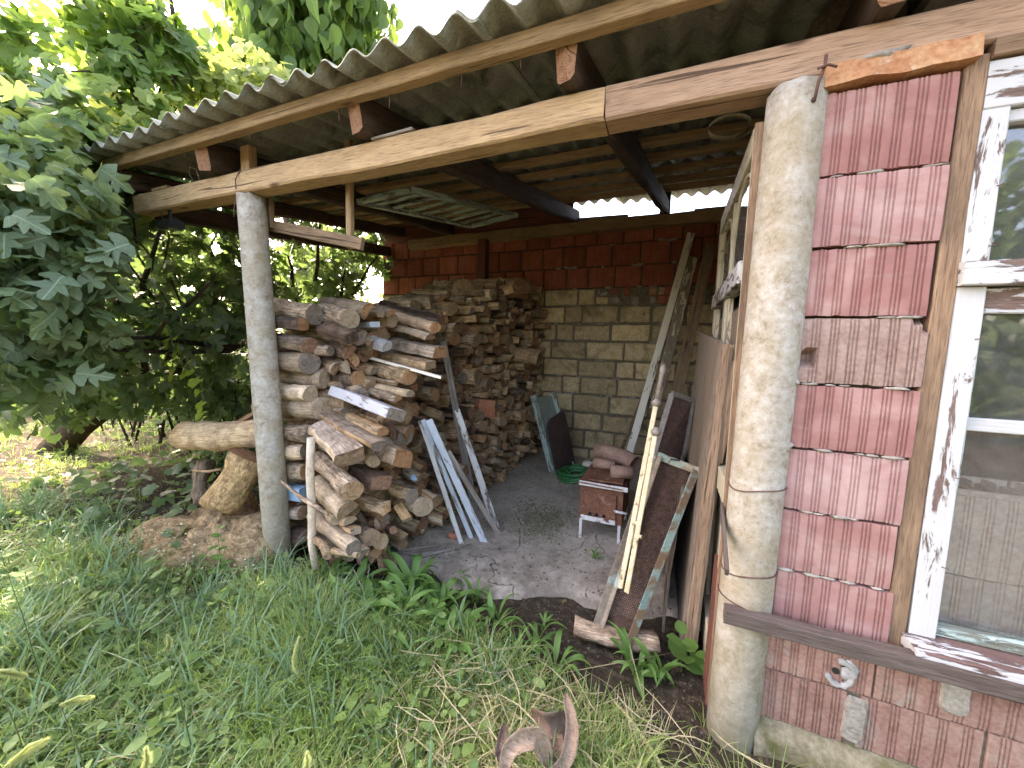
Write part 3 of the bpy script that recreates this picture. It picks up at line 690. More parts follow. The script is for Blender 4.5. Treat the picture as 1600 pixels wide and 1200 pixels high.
# ================================================================ HOUSE WALL (right)
HY = 1.42
hw = thing('house_wall', 'unplastered house wall of pink ribbed hollow bricks with an old white window', 'wall', (.6, HY, 0))
def ribbed(name, L, H, mat, seed, groups=6, D=.25, roundl=.022, notch=None, corner=None):
    xs = [(0.0, roundl), (roundl*.08, roundl*.55), (roundl*.35, roundl*.18), (roundl, 0)] if roundl else [(0, .004), (.004, 0)]
    gw = (L-roundl-.006)/groups
    for g_ in range(groups):
        g0 = roundl+gw*(g_+.5)
        for k in (-1, 0, 1):
            c = g0+k*.0092
            xs += [(c-.0030, 0), (c-.0015, .0042), (c+.0015, .0042), (c+.0030, 0)]
    xs += [(L-.003, 0), (L, .004)]
    nz = 9; V = []; F = []
    for r in range(nz+1):
        z = H*r/nz
        for (x, y) in xs:
            n = noise.noise_vector(Vector((x*10+seed*3, z*10, seed)))
            yy = y+abs(n.y)*.003; zz = z+n.z*.0015; xx = x
            if r in (0, nz): yy += .002; zz += noise.noise(Vector((x*60, seed, r)))*.0035
            if notch and notch[0] < x < notch[1] and notch[2] < z < notch[3]: yy += .045
            if corner and (L-x)+(H-z) < corner: yy += .05
            V.append((xx, yy, zz))
    k = len(xs)
    F = [(r*k+i, r*k+i+1, (r+1)*k+i+1, (r+1)*k+i) for r in range(nz) for i in range(k-1)]
    b0 = len(V)
    for r in range(nz+1): V += [(0, D, H*r/nz), (L, D, H*r/nz)]
    for r in range(nz):
        F.append((r*k, (r+1)*k, b0+2*r+2, b0+2*r)); F.append(((r+1)*k-1, b0+2*r+1, b0+2*r+3, (r+2)*k-1))
    F.append(tuple(range(k-1, -1, -1))+(b0, b0+1)); F.append(tuple(range(nz*k, nz*k+k))+(b0+2*nz+1, b0+2*nz))
    return mesh(name, V, F, mat)
zt = [2.052, 1.822, 1.622, 1.422, 1.222, 1.022, .822, .622, .445]
rnd2 = random.Random(3)
for k in range(8):
    z1, z0 = zt[k], zt[k+1]; H = z1-z0-.009
    kw = {}
    if k == 3: kw = dict(notch=(.018, .05, .05, .105), corner=.035)
    if k == 5: kw = dict(corner=.0)
    mt = 'pinkgrey' if k == 3 else 'pink'
    L = .295+rnd2.uniform(-.006, .006)
    put('brick', ribbed('brick', L, H, mt, k*3.1, 6, .25, .024, **kw),
        Matrix.Translation((.343+rnd2.uniform(-.003, .003), HY+rnd2.uniform(-.004, .004), z0+.001)) @ Matrix.Rotation(rnd2.uniform(-.006, .006), 4, 'Y'), hw)
# rough mortar bits in the open joints
def lump(name, c, r, mat, parent, n=8, sq=(1, 1, 1), amp=.5):
    V = []; F = []; rows = 5; sd = c[0]*31+c[2]*17
    for i in range(rows+1):
        ph = math.pi*i/rows
        for j in range(n):
            a = 2*math.pi*j/n; d = Vector((math.sin(ph)*math.cos(a), math.sin(ph)*math.sin(a), math.cos(ph)))
            q = r*(1+amp*noise.noise(d*1.7+Vector((sd, 0, 0)))); V.append((d.x*q*sq[0], d.y*q*sq[1], d.z*q*sq[2]))
    for i in range(rows):
        for j in range(n): F.append((i*n+j, (i+1)*n+j, (i+1)*n+(j+1) % n, i*n+(j+1) % n))
    return put(name, mesh(name, V, F, mat, smooth=True), Matrix.Translation(Vector(c)), parent)
for k in range(1, 8):
    for q in range(5):
        x = .36+rnd2.random()*.27
        lump('mortar_lump', (x, HY+.006, zt[k]-.004), rnd2.uniform(.006, .012), 'mortar', hw, sq=(2.2, .8, .45))
lump('mortar_lump', (.342, HY-.004, 1.022), .016, 'mortar', hw); lump('mortar_lump', (.35, HY-.002, 1.222), .010, 'mortar', hw)
box('wall_core', (.352, HY+.052, .0), (.633, HY+.24, 2.09), 'darkmortar', hw)
# solid brick and mortar on top
V, F = extr([(-.05, -.028), (.05, -.03), (.055, .028), (-.045, .03)], .315, 14, .008, 14, seed=5, endjit=.02)
put('solid_brick', mesh('solid_brick', V, F, 'oldbrick'), Matrix.Translation((.345, HY+.03, 2.085)), hw)
lump('mortar_lump', (.46, HY+.005, 2.115), .05, 'mortar', hw, sq=(1.5, .5, .3))
# lower rows, slightly dirty, running on to the right
xx = [(.335, .625, 'lowbrick'), (.626, .955, 'lowbrick'), (.958, 1.3, 'lowbrick'), (1.303, 1.65, 'lowbrick')]
for (a, b, mt) in xx:
    put('brick', ribbed('brick', b-a-.004, .172, mt, a*9, 6, .25, .02 if a < .4 else .004), Matrix.Translation((a, HY+.002, .270)), hw)
for (a, b) in [(.33, .570), (.598, .878), (.882, 1.2), (1.204, 1.6)]:
    put('brick', ribbed('brick', b-a-.004, .172, 'lowbrick', a*7+2, 5, .25, .02 if a < .4 else .004), Matrix.Translation((a, HY+.004, .092)), hw)
# mortar patches between / over lower bricks
for (x, z, w_, h_) in [(.585, .18, .030, .08), (.80, .36, .035, .075)]:
    V = []; n = 14
    for j in range(n): a = 2*math.pi*j/n; V.append((w_*math.copysign(abs(math.cos(a))**.5, math.cos(a))*rnd2.uniform(.85, 1.1), .006, h_*math.copysign(abs(math.sin(a))**.5, math.sin(a))*rnd2.uniform(.9, 1.08)))
    for j in range(n): V.append((V[j][0]*.8, -.006, V[j][2]*.85))
    F = [(j, (j+1) % n, n+(j+1) % n, n+j) for j in range(n)]+[tuple(range(n, 2*n))]
    put('mortar_patch', mesh('mortar_patch', V, F, 'mortar'), Matrix.Translation((x, HY, z)), hw)
# smashed hole with mortar ring in the lower row
hx, hz = at(1313, 1052, Y=HY).x, at(1313, 1052, Y=HY).z
pts = [(hx+.030*math.cos(a)*(1+.15*math.sin(2*a)), HY-.001, hz+.040*math.sin(a)) for a in np.linspace(-2.9, 1.9, 18)]
tube('mortar_ring', pts, [.006+.005*abs(math.sin(i*1.3)) for i in range(18)], 'concrete', hw, n=8, jit=.3)
lump('mortar_lump', (hx+.022, HY+.002, hz+.012), .028, 'concrete', hw, sq=(.8, .35, 1.2)); 
tube('hole', [(hx-.012, HY+.004, hz+.004), (hx-.012, HY-.0025, hz+.004)], .010, 'black', hw, n=10); tube('hole', [(hx+.003, HY+.004, hz+.034), (hx+.003, HY-.004, hz+.034)], .009, 'black', hw, n=10)
box('lower_core', (.345, HY+.014, .0), (2.2, HY+.24, .44), 'darkmortar', hw)
# footing
V = []; F = []; nxx, nzz = 60, 6
for j in range(nzz+1):
    for i in range(nxx+1):
        x = .325+1.9*i/nxx; z = -.12+.205*j/nzz; V.append((x, HY-.028+.02*noise.noise(Vector((x*8, z*8, 2)))+(.02 if j == nzz else 0)-.02*(1-j/nzz), z+.008*noise.noise(Vector((x*6, 0, 3)))))
for i in range(nxx+1): V.append((.325+1.9*i/nxx, HY+.05, .09))
F = [(j*(nxx+1)+i, j*(nxx+1)+i+1, (j+1)*(nxx+1)+i+1, (j+1)*(nxx+1)+i) for j in range(nzz+1) for i in range(nxx)]
put('footing', mesh('footing', V, F, 'found', smooth=True), None, hw)
# side wall of the house inside the shed
for r in range(11):
    y = HY+.26; z0 = .0+.2*r
    while y < 4.4:
        L = .30; put('side_block', blockmesh('side_block', L-.01, .19, 'red' if r > 1 else 'lowbrick', rnd.random()*30, 4, .1), Matrix.Translation((.352, y+L, z0)) @ Matrix.Rotation(-math.pi/2, 4, 'Z'), hw) if (y < 2.6 or r > 7) else None
        y += L+.004
box('side_core', (.362, HY+.25, -.05), (.6, 4.4, 2.55), 'darkmortar', hw)
# brown wooden post, head and window
plank('window_post', (.658, HY+.045, .44), (.668, HY+.045, 2.075), .075, .047, 'post', hw, up=(1, 0, 0), jit=.003)
plank('window_head', (.69, HY+.04, 2.083), (2.2, HY+.04, 2.09), .09, .045, 'post', hw)
WX0, WX1, WY = .688, 1.75, HY+.008
win = plank('window', (WX0, WY+.03, 2.0), (WX1, WY+.03, 2.0), .06, .115, 'winpaint', hw, seg=6, jit=.001, c=.003)      # top rail carries the window's pieces
def wp(name, p0, p1, a, b, mat='winpaint', up=(0, 0, 1)): return plank(name, p0, p1, a, b, mat, win, up=up, seg=12, jit=.0012, c=.003, endjit=.001)
UX = (1, 0, 0)
wp('frame_stile', (.7165, WY+.03, .502), (.7165, WY+.03, 1.497), .058, .060, up=UX); wp('frame_stile', (.7135, WY+.03, 1.563), (.7135, WY+.03, 1.941), .058, .056, up=UX)
wp('frame_stile', (1.72, WY+.03, .502), (1.72, WY+.03, 1.941), .058, .060, up=UX)
wp('transom', (WX0-.004, WY+.018, 1.53), (WX1, WY+.018, 1.53), .085, .062, 'railpaint')
wp('sash_rail', (.747, WY+.034, 1.462), (1.69, WY+.034, 1.462), .04, .066); wp('sash_rail', (.747, WY+.034, 1.925), (1.69, WY+.034, 1.925), .04, .03)
wp('glazing_bar', (.749, WY+.036, 1.128), (1.69, WY+.036, 1.128), .03, .036, 'railpaint'); wp('sash_rail', (.747, WY+.036, .518), (1.69, WY+.036, .518), .04, .03, 'greenwhite')
wp('sash_stile', (.7525, WY+.037, .535), (.7525, WY+.037, 1.427), .03, .011, 'greenwhite', UX); wp('sash_stile', (.7475, WY+.037, 1.565), (.7475, WY+.037, 1.908), .03, .010, up=UX)
wp('mullion', (1.25, WY+.034, .535), (1.25, WY+.034, 1.427), .04, .045, up=UX); wp('mullion', (1.25, WY+.034, 1.565), (1.25, WY+.034, 1.908), .04, .045, up=UX)
for (x0, x1, z0, z1) in [(.752, 1.226, 1.564, 1.910), (1.274, 1.69, 1.564, 1.910), (.757, 1.226, 1.147, 1.428), (1.274, 1.69, 1.147, 1.428), (.757, 1.226, .534, 1.109), (1.274, 1.69, .534, 1.109)]:
    V = [(x0, WY+.040, z0), (x1, WY+.040, z0), (x1, WY+.040, z1), (x0, WY+.040, z1)]; V += [(a, b+.003, c_) for a, b, c_ in V]
    put('pane', mesh('pane', V, [(0, 1, 2, 3), (7, 6, 5, 4), (0, 4, 5, 1), (1, 5, 6, 2), (2, 6, 7, 3), (3, 7, 4, 0)], 'glass'), None, win)
wp('window_sill', (.672, HY-.015, .484), (WX1+.05, HY-.015, .484), .11, .034, 'sillpaint'); wp('sill_nosing', (.690, HY-.052, .4605), (WX1+.05, HY-.052, .4605), .03, .012, 'sillpaint')
# wire nails in the frame
for z in (1.60, 1.75, 1.36, .98, .72): tube('frame_nail', [(.735, WY-.001, z), (.746, WY-.012, z+.001)], .0014, 'wirered', win, n=4)
# room behind the window
rm = [((.64, HY+.25, .0), (.66, 4.3, 2.3)), ((2.2, HY+.25, 0), (2.24, 4.3, 2.3)), ((.64, 4.3, 0), (2.24, 4.34, 2.3)), ((.6, HY+.1, 2.30), (2.24, 4.34, 2.34))]
for a, b in rm: box('room_wall', a, b, 'interior', hw)
box('wall_pier', (WX1+.01, HY+.01, .4), (2.24, HY+.25, 2.1), 'pink', hw)
box('room_floor', (.66, HY+.25, -.02), (2.2, 4.3, .02), 'interior', hw)
hb = thing('hollow_block_stack', 'pale hollow blocks stacked indoors behind the window glass', 'block stack', (1.2, 1.65, .02))
for r in range(3):
    for c_ in range(3):
        z0 = .145+.253*r; x0 = .72+.30*c_
        put('hollow_block', ribbed('hollow_block', .29, .248, 'insblock', r*3+c_, 6, .19, .005), Matrix.Translation((x0, 1.555, z0)), hb)
        if r == 2:
            for q in range(5):
                for s_ in range(2): box('cell_wall', (x0+.01+q*.055, 1.565+s_*.09, z0+.249), (x0+.016+q*.055, 1.645+s_*.09, z0+.268), 'insblock', hb)
            box('cell_rim', (x0, 1.552, z0+.249), (x0+.29, 1.562, z0+.268), 'insblock', hb); box('cell_rim', (x0, 1.72, z0+.249), (x0+.29, 1.73, z0+.27), 'insblock', hb)
# dark plank wired across column and wall
lp = plank('wooden_plank', (.205, HY-.062, .462), (1.5, HY-.052, .452), .045, .05, 'plank', None, jit=.004, seg=26)
tag(lp, 'dark weathered plank fixed across the thick column and under the window sill', 'plank')

# ================================================================ HANGING SLATS, SHUTTERS, LAMP, STRAP
hg = thing('hanging_rail', 'low rail of nailed slats hanging under the beam behind the slim column', 'hanging rail', (-1.8, 1.6, 1.85))
plank('upright', (-2.17, 1.56, 1.94), (-2.17, 1.56, 2.10), .05, .03, 'brownboard', hg, up=(0, 1, 0)); plank('upright', (-1.61, 1.6, 1.80), (-1.61, 1.6, 2.34), .035, .03, 'batten', hg, up=(0, 1, 0))
plank('cross_slat', (-2.20, 1.585, 1.965), (-1.50, 1.57, 1.805), .022, .062, 'brownboard', hg); 
sh = thing('slatted_frame', 'pale green slatted shutter frame stored flat under the roof battens', 'shutter', (-1.9, 3.0, 2.42))
A0, A1, A2, A3 = Vector((-2.36, 2.44, 2.40)), Vector((-1.81, 2.37, 2.40)), Vector((-1.42, 3.40, 2.50)), Vector((-1.98, 3.57, 2.50))
for a, b in ((A0, A1), (A3, A2), (A0, A3), (A1, A2)): plank('frame_bar', a, b, .05, .035, 'greenwhite', sh)
for k in range(1, 8):
    t = k/8; plank('slat', A0.lerp(A3, t)+Vector((0, 0, .006)), A1.lerp(A2, t)+Vector((0, 0, .006)), .045, .012, 'greenwhite', sh)
fld = thing('floodlight', 'small black floodlight under the left end of the front beam', 'floodlight', (-2.92, 1.46, 1.99))
box('housing', (-3.0, 1.42, 1.975), (-2.86, 1.50, 2.02), 'black', fld); plank('bracket', (-2.93, 1.46, 2.02), (-2.93, 1.46, 2.09), .03, .008, 'black', fld, up=(0, 1, 0)); box('lens', (-2.99, 1.43, 1.968), (-2.87, 1.49, 1.9755), 'dglass', fld)
for k in range(6): box('cooling_fin', (-2.985+k*.022, 1.44, 2.0205), (-2.98+k*.022, 1.48, 2.034), 'black', fld)
# coiled strap
sv = []; 
for k in range(34):
    a = k/33*math.pi*2.1-1.2; r_ = .055+.004*k/6
    sv.append((.13+r_*1.25*math.cos(a)+k*.0012, 1.75+.0018*k, 2.15+r_*.62*math.sin(a)+k*.0012))
V = []; F = []
for p in sv: V += [(p[0], p[1]-.02, p[2]), (p[0], p[1]+.02, p[2]), (p[0]*.999, p[1]+.02, p[2]+.003), (p[0]*.999, p[1]-.02, p[2]+.003)]
for i in range(len(sv)-1):
    for j in range(4): F.append((i*4+j, i*4+(j+1) % 4, i*4+4+(j+1) % 4, i*4+4+j))
st = put('coiled_strap', mesh('coiled_strap', V, F, 'strap', smooth=True)); tag(st, 'loosely coiled brown strap hanging under the roof by the thick column', 'strap')
tube('wire_hook', [(-2.63, 1.44, 2.20), (-2.64, 1.42, 2.25), (-2.61, 1.41, 2.275), (-2.57, 1.42, 2.26), (-2.56, 1.43, 2.20)], .003, 'strap', rf, n=5)

# ================================================================ GLAZED DOOR along the side wall
DX = .215
dr = thing('glazed_door', 'old cream door with arched glass leaning along the side wall behind the thick column', 'door', (DX, 2.0, 0))
def dp(name, y0, z0, y1, z1, wd, th=.04, mat='doorpaint', x=DX): return plank(name, (x, y0, z0), (x, y1, z1), wd, th, mat, dr, up=(1, 0, 0), jit=.0012, c=.003)
def lean(z): return 0
dp('stile', 1.515, .02, 1.515, 2.02, .038); dp('edge_strip', 1.488, .02, 1.488, 2.03, .012, .046, 'post'); dp('stile', 2.55, .02, 2.55, 1.98, .09, .03); dp('mid_stile', 2.02, .02, 2.02, 1.55, .07, .03)
dp('top_rail', 1.535, 2.00, 2.505, 2.00, .08); dp('lock_rail', 1.535, 1.58, 2.505, 1.58, .075, .055, 'railpaint', DX-.006); dp('bottom_rail', 1.535, .10, 2.505, .10, .15, .038)
dp('mid_rail', 1.535, .80, 1.98, .80, .09, .038); dp('mid_rail', 2.06, .80, 2.505, .80, .09, .038)
for y in (2.02,): dp('glazing_bar', y, 1.62, y, 1.96, .045, .02)
for (a, b) in ((1.535, 1.98), (2.06, 2.505)):
    c_ = (a+b)/2; pts = []
    for k in range(9):
        an = math.pi*k/8; pts.append((DX, c_+(b-a)/2*math.cos(an)*.98, 1.80+.16*math.sin(an)))
    tube('arch_moulding', pts, .010, 'doorpaint', dr, n=6)
    for (z0, z1) in ((.18, .755), (.85, 1.54)):
        V = [(DX+.012, a, z0), (DX+.012, b, z0), (DX+.012, b, z1), (DX+.012, a, z1)]
        box('door_panel', (DX+.006, a+.06, z0+.06), (DX+.016, b-.06, z1-.06), 'chip' if z0 > .5 else 'doorpaint', dr)
        dp('panel_mould', a+.03, z0, a+.03, z1, .06, .02); dp('panel_mould', b-.03, z0, b-.03, z1, .06, .02)
    box('pane', (DX-.002, a, 1.62), (DX+.002, b, 1.96), 'dglass', dr)
box('added_dark_sheet', (DX+.05, 1.53, .03), (DX+.06, 2.55, 1.98), 'black', dr)  # black sheet added behind the panes, standing in for the dark behind the glass
box('hinge', (DX-.03, 2.50, 1.28), (DX-.018, 2.53, 1.40), 'rust', dr)
db = plank('teal_board', (.285, 2.62, .02), (.285, 2.62, 2.02), .8, .02, 'bluedoor', None, up=(1, 0, 0)); tag(db, 'dark teal board standing behind the cream glazed door', 'board')
wb = plank('broken_board', at(1128, 790, X=.19), at(1136, 895, X=.185), .03, .01, 'plank', None, up=(1, 0, 0)); wb.name = 'broken_board'; tag(wb, 'pale splintered board hanging beside the thick column above the red board', 'board')
rb = plank('red_board', (.20, 1.56, .0), (.205, 1.56, .52), .14, .02, 'redpaintwood', None, up=(1, 0, 0)); tag(rb, 'low reddish brown board standing just behind the thick column', 'board')

# ================================================================ LEANING SLAB DOORS, BED FRAMES, BOARDS
sd = thing('slab_door', 'thick brown slab door on edge with split pine frame, leaning beside the thick column', 'door', (.14, 2.1, 0))
def quadslab(name, c0, c1, c2, c3, th, mat, parent, nrm, nseg=10, wob=.004):
    """bottom-near, bottom-far, top-far, top-near corners; thickness th along nrm"""
    V = []; F = []; nrm = Vector(nrm).normalized()*th
    for s_ in (0, 1):
        for j in range(nseg+1):
            for i in range(nseg+1):
                a = Vector(c0).lerp(Vector(c1), i/nseg); b = Vector(c3).lerp(Vector(c2), i/nseg); p = a.lerp(b, j/nseg)
                p = p+nrm*s_+nrm.normalized()*wob*noise.noise(p*5); V.append(p)
    k = nseg+1; o = k*k
    for j in range(nseg):
        for i in range(nseg): a = j*k+i; F.append((a, a+k, a+k+1, a+1)); F.append((o+a, o+a+1, o+a+k+1, o+a+k))
    for i in range(nseg): F.append((i, i+1, o+i+1, o+i)); a = nseg*k+i; F.append((a+1, a, o+a, o+a+1))
    for j in range(nseg): a = j*k; F.append((a+k, a, o+a, o+a+k)); a += nseg; F.append((a, a+k, o+a+k, o+a))
    c = Vector(c0); V = [Matrix.Rotation(-math.pi/2, 4, 'Y') @ (v-c) for v in V]
    return put(name, mesh(name, V, F, mat), Matrix.Translation(c) @ Matrix.Rotation(math.pi/2, 4, 'Y'), parent)
nlb, nrb, nlt, nrt = at(1062, 1005, Y=1.74), at(1090, 1008, Y=1.735), at(1124, 533, Y=1.74), at(1145, 543, Y=1.735)
nlb.z = nrb.z = .02; flt = at(1093, 519, Y=2.62); flb = nlb+(flt-nlt)+Vector((0, 0, -.01)); off_ = nrt-nlt; offb = nrb-nlb
quadslab('veneer_face', nlb, flb, flt, nlt, .012, 'chip', sd, (1, 0, 0), wob=.002)
quadslab('veneer_face', nrb+Vector((-.01, 0, 0)), flb+offb, flt+off_, nrt+Vector((-.01, 0, 0)), .010, 'chip', sd, (1, 0, 0))
plank('frame_stile', (nlb+nrb)*.5+Vector((.006, .028, 0)), (nlt+nrt)*.5+Vector((.008, .028, 0)), offb.x-.016, .05, 'slabedge', sd, up=(0, 1, 0), jit=.004, seg=26, c=.003)
plank('frame_rail', nlt.lerp(nrt, .5)+Vector((.004, .07, -.03)), flt+off_*.5+Vector((.004, 0, -.03)), .044, .045, 'slabedge', sd); plank('frame_rail', (nlb+nrb)*.5+Vector((.004, .07, .03)), flb+offb*.5+Vector((.004, 0, .03)), .044, .045, 'slabedge', sd)
plank('split_sliver', nrt.lerp(nrb, .04)+Vector((.010, .01, 0)), nrt.lerp(nrb, .36)+Vector((.006, .01, 0)), .022, .02, 'slabedge', sd, up=(0, 1, 0), jit=.009)
th_ = quadslab('thin_panel', (.030, 1.80, .015), (.035, 2.75, .015), (.075, 2.75, .72), (.074, 1.84, .70), .012, 'chip', None, (1, 0, 0), wob=.02); tag(th_, 'thin warped brown panel between the slab door and the turquoise bed frame', 'panel')

bf = thing('steel_bed_base', 'narrow steel bed base with wire mesh and flaking turquoise angle rails', 'bed frame', (-.15, 1.65, 0))
def angle(name, p0, p1, a, mat, inward, up):
    mw, L = basis(p0, p1, up); s_ = 1 if inward > 0 else -1; t = .004
    sec = [(0, 0), (a*s_, 0), (a*s_, t), (t*s_, t), (t*s_, a), (0, a)]
    if s_ < 0: sec = sec[::-1]
    V, F = extr(sec, L, 8, .001, 4, seed=L)
    put(name, mesh(name, V, F, mat), mw, bf)
q0, q1 = at(932, 994, Z=.012), at(984, 1022, Z=.012)
q2, q3 = at(1093, 737, Y=1.86), at(1028, 712, Y=1.93)
angle('angle_rail', q0, q1, .035, 'steelbrown', 1, (0, 0, 1)); angle('angle_rail', q1, q2, .036, 'steelturq', 1, (-1, -.6, .3)); angle('angle_rail', q0, q3, .036, 'steelbrown', -1, (-1, -.6, .3))
plank('end_bar', q3+Vector((0, 0, 0)), q2, .014, .036, 'steelturq', bf); 
for a, b in ((q0, q1), (q3, q2)):
    c_ = a.lerp(b, .42); d = (b-a).normalized(); box('slot', c_-Vector((.0, .0, 0))+Vector((-.02, -.0085, .014)) if False else (c_.x-.02, c_.y-.021, c_.z+.012), (c_.x+.02, c_.y-.0195, c_.z+.020), 'black', bf) if a is q3 else None
# second nested frame further back
r0, r1 = at(975, 900, Z=.02), None
f2 = thing('steel_bed_base', 'grey steel bed base standing behind the cream bed rails', 'bed frame', (-.1, 2.4, 0))
e0, e1 = Vector((-.22, 2.05, .01)), Vector((.02, 2.45, .01)); e3 = at(1050, 615, Y=2.25); e2 = at(1082, 626, Y=2.35)
plank('side_bar', e0, e3, .03, .012, 'steeldark', f2, up=(0, 1, 0)); plank('side_bar', e1, e2, .03, .012, 'steeldark', f2, up=(0, 1, 0)); plank('end_bar', e3, e2, .02, .03, 'steeldark', f2); plank('end_bar', e0, e1, .02, .03, 'steeldark', f2)
# woven mesh: diagonal wires, joined
def wiremesh(name, c0, c1, c2, c3, step, r, parent, mat='mesh'):
    c0, c1, c2, c3 = map(Vector, (c0, c1, c2, c3)); V = []; F = []
    W = (c1-c0).length; H = (c3-c0).length
    def pt(u, v): return c0.lerp(c1, u).lerp(c3.lerp(c2, u), v)
    nrm = (c1-c0).cross(c3-c0).normalized()
    for sgn in (1, -1):
        k = -H
        while k < W+H:
            segs = []
            # line x = k + sgn*y
            ys = [0, H]; y0, y1 = 0, H
            xa, xb = k, k+sgn*H
            lo, hi = 0.0, 1.0
            dx = xb-xa
            if dx != 0:
                t0, t1 = (0-xa)/dx, (W-xa)/dx
                if t0 > t1: t0, t1 = t1, t0
                lo, hi = max(lo, t0), min(hi, t1)
            if hi > lo+.01:
                a, b = pt((xa+dx*lo)/W, lo), pt((xa+dx*hi)/W, hi); d = (b-a).normalized(); s_ = d.cross(nrm)*r; b0 = len(V)
                for p in (a, b): V += [p+s_, p+nrm*r, p-s_, p-nrm*r]
                for j in range(4): F.append((b0+j, b0+(j+1) % 4, b0+4+(j+1) % 4, b0+4+j))
            k += step
    o = put(name, mesh(name, V, F, mat), None, parent); o['kind'] = 'stuff'; return o
wiremesh('wire_mesh', q0+Vector((.02, .02, .03)), q1+Vector((.0, .02, .03)), q2+Vector((-.02, .02, -.02)), q3+Vector((.01, .02, -.02)), .0125, .0030, bf)
wiremesh('wire_mesh', e0+Vector((.01, 0, .03)), e1+Vector((0, 0, .03)), e2, e3, .014, .0022, f2)
for k in range(12):
    p = e0.lerp(e3, .1+.07*k); tube('spring', [p, p+Vector((.015, .01, .004))], .003, 'mesh', f2, n=5)

def railpost(label, p0, p1, r, knob, ext):
    t = thing('bed_rail', label, 'bed rail', p0, 'cream painted steel bed rails leaning together')
    p0, p1 = Vector(p0), Vector(p1); d = (p1-p0).normalized()
    plank('flat_bar', p0, p1, .021, .016, 'creampaint', t, up=(0, -1, 0), jit=.001)
    tube('cap', [p1-d*.01, p1+d*.004, p1+d*.012, p1+d*.02, p1+d*.03], [.012, .022, .022, .013, .009], 'bronze', t, n=14)
    if ext: tube('dark_post', [p1+d*.02, p1+d*.14, p1+d*.15, p1+d*.17, p1+d*.19], [.011, .011, .016, .015, .005], 'bronze', t, n=12)
    tube('peg', [p0.lerp(p1, .35)+Vector((.008, 0, 0)), p0.lerp(p1, .35)+Vector((.020, -.003, 0))], [.006, .010], 'creampaint', t, n=8)
    tube('peg', [p0.lerp(p1, .85)+Vector((.008, 0, 0)), p0.lerp(p1, .85)+Vector((.020, -.003, 0))], [.005, .009], 'bronze', t, n=8)
railpost('taller cream bed rail with dark knobbed post on top', at(969, 918, Y=1.665), at(1025, 632, Y=1.85), .02, 1, True)
railpost('shorter cream bed rail with flat metal cap', at(979, 925, Y=1.655), at(1024, 678, Y=1.81), .02, 1, False)

def board(name, label, p0, p1, wd, th, mat, up=(0, 1, 0), **kw):
    o = plank(name, p0, p1, wd, th, mat, None, up=up, **kw); return tag(o, label, 'board')
board('long_board', 'longest cream white board leaning high on the back wall', at(984, 706, Y=3.75), at(1080, 364, Y=4.33), .068, .022, 'creamboard', up=(-.1, 1, 0))
board('peeled_board', 'mostly bare board with cream paint flakes beside the longest white board', at(1022, 640, Y=3.35), at(1083, 402, Y=3.95), .085, .022, 'peelboard', up=(-.3, 1, 0))
board('brown_board', 'plain brown board leaning in the dark right corner near the glazed door', at(1040, 690, Y=3.2), at(1111, 382, Y=3.8), .085, .03, 'brownboard', up=(-.3, 1, 0))
bh = tube('broom_stick', [at(962, 725, Y=3.9), at(1040, 531, Y=4.36)], .016, 'brownboard', None, n=10); tag(bh, 'round brown broom stick leaning on the back wall behind the stove', 'stick')
# boards leaning on the pile, left
g_ = 'painted slats leaning on the log pile'
for (a, b, wd, mt, lb) in [((657, 657, 2.02), (722, 852), .03, 'whiteboard', 'leftmost narrow slat with peeling paint leaning low on the pile'),
                           ((661, 656, 2.0), (737, 842), .032, 'bluewhite', 'blue streaked slat second from left in the low leaning bundle'),
                           ((670, 656, 1.97), (757, 848), .046, 'bluewhite', 'widest bright bluish white slat of the low leaning bundle'),
                           ((700, 705, 2.05), (778, 833), .034, 'greyboard', 'bare grey slat at the right of the low leaning bundle')]:
    o = plank('narrow_board', at(b[0], b[1], Z=.012), at(a[0], a[1], Y=a[2]), wd, .014, mt, None, up=(.2, -1, .3)); tag(o, lb, 'slat', g_)
o = plank('wide_board', at(742, 800, Z=.01), at(693, 534, Y=2.42), .062, .018, 'whiteboard', None, up=(.2, -1, .3), taper=.72); o.data.materials[0] = MT['greyboard']; tag(o, 'tall grey board with a blue spot leaning on the middle of the log pile', 'board')
p_ = at(703, 645, Y=2.36); 
o = plank('wide_board', at(776, 826, Z=.01), at(714, 640, Y=2.33), .05, .02, 'whiteboard', None, up=(.3, -1, .3), taper=.8); tag(o, 'white flaking board leaning in front of the tall grey board', 'board')

# stove
sx0, sx1, sy0, sy1 = -.525, -.245, 2.50, 2.92
stv = thing('wood_stove', 'small rusty cast iron wood stove on white legs near the back wall', 'stove', ((sx0+sx1)/2, 2.7, 0))
box('body', (sx0, sy0, .155), (sx1, sy1, .395), 'rust', stv, jit=.002); box('top_plate', (sx0-.012, sy0-.02, .397), (sx1+.012, sy1, .412), 'rust', stv, jit=.002)
V, F = extr(rectsec(.34, .006, .002), .28, 10, .004, 8, seed=2); 
put('cook_plate', mesh('cook_plate', V, F, 'rust'), Matrix.Translation((sx0, sy0+.12, .424)) @ Matrix.Rotation(.03, 4, 'Y'), stv)
box('tray_lip', (sx0-.0, sy0-.04, .402), (sx1+.03, sy0-.032, .432), 'enamel', stv, jit=.003)
box('stove_door', (sx0+.035, sy0-.014, .19), (sx1-.04, sy0-.001, .36), 'rust', stv); box('ash_apron', (sx0+.012, sy0-.010, .155), (sx1-.04, sy0-.0015, .188), 'enamel', stv)
for k in range(3):
    cx = sx0+.075+k*.046
    for (dx, dz) in ((-.007, 0), (.007, 0), (0, .009), (0, -.002)): tube('vent_hole', [(cx+dx, sy0-.012, .205+dz), (cx+dx, sy0-.0155, .205+dz)], .007, 'black', stv, n=8)
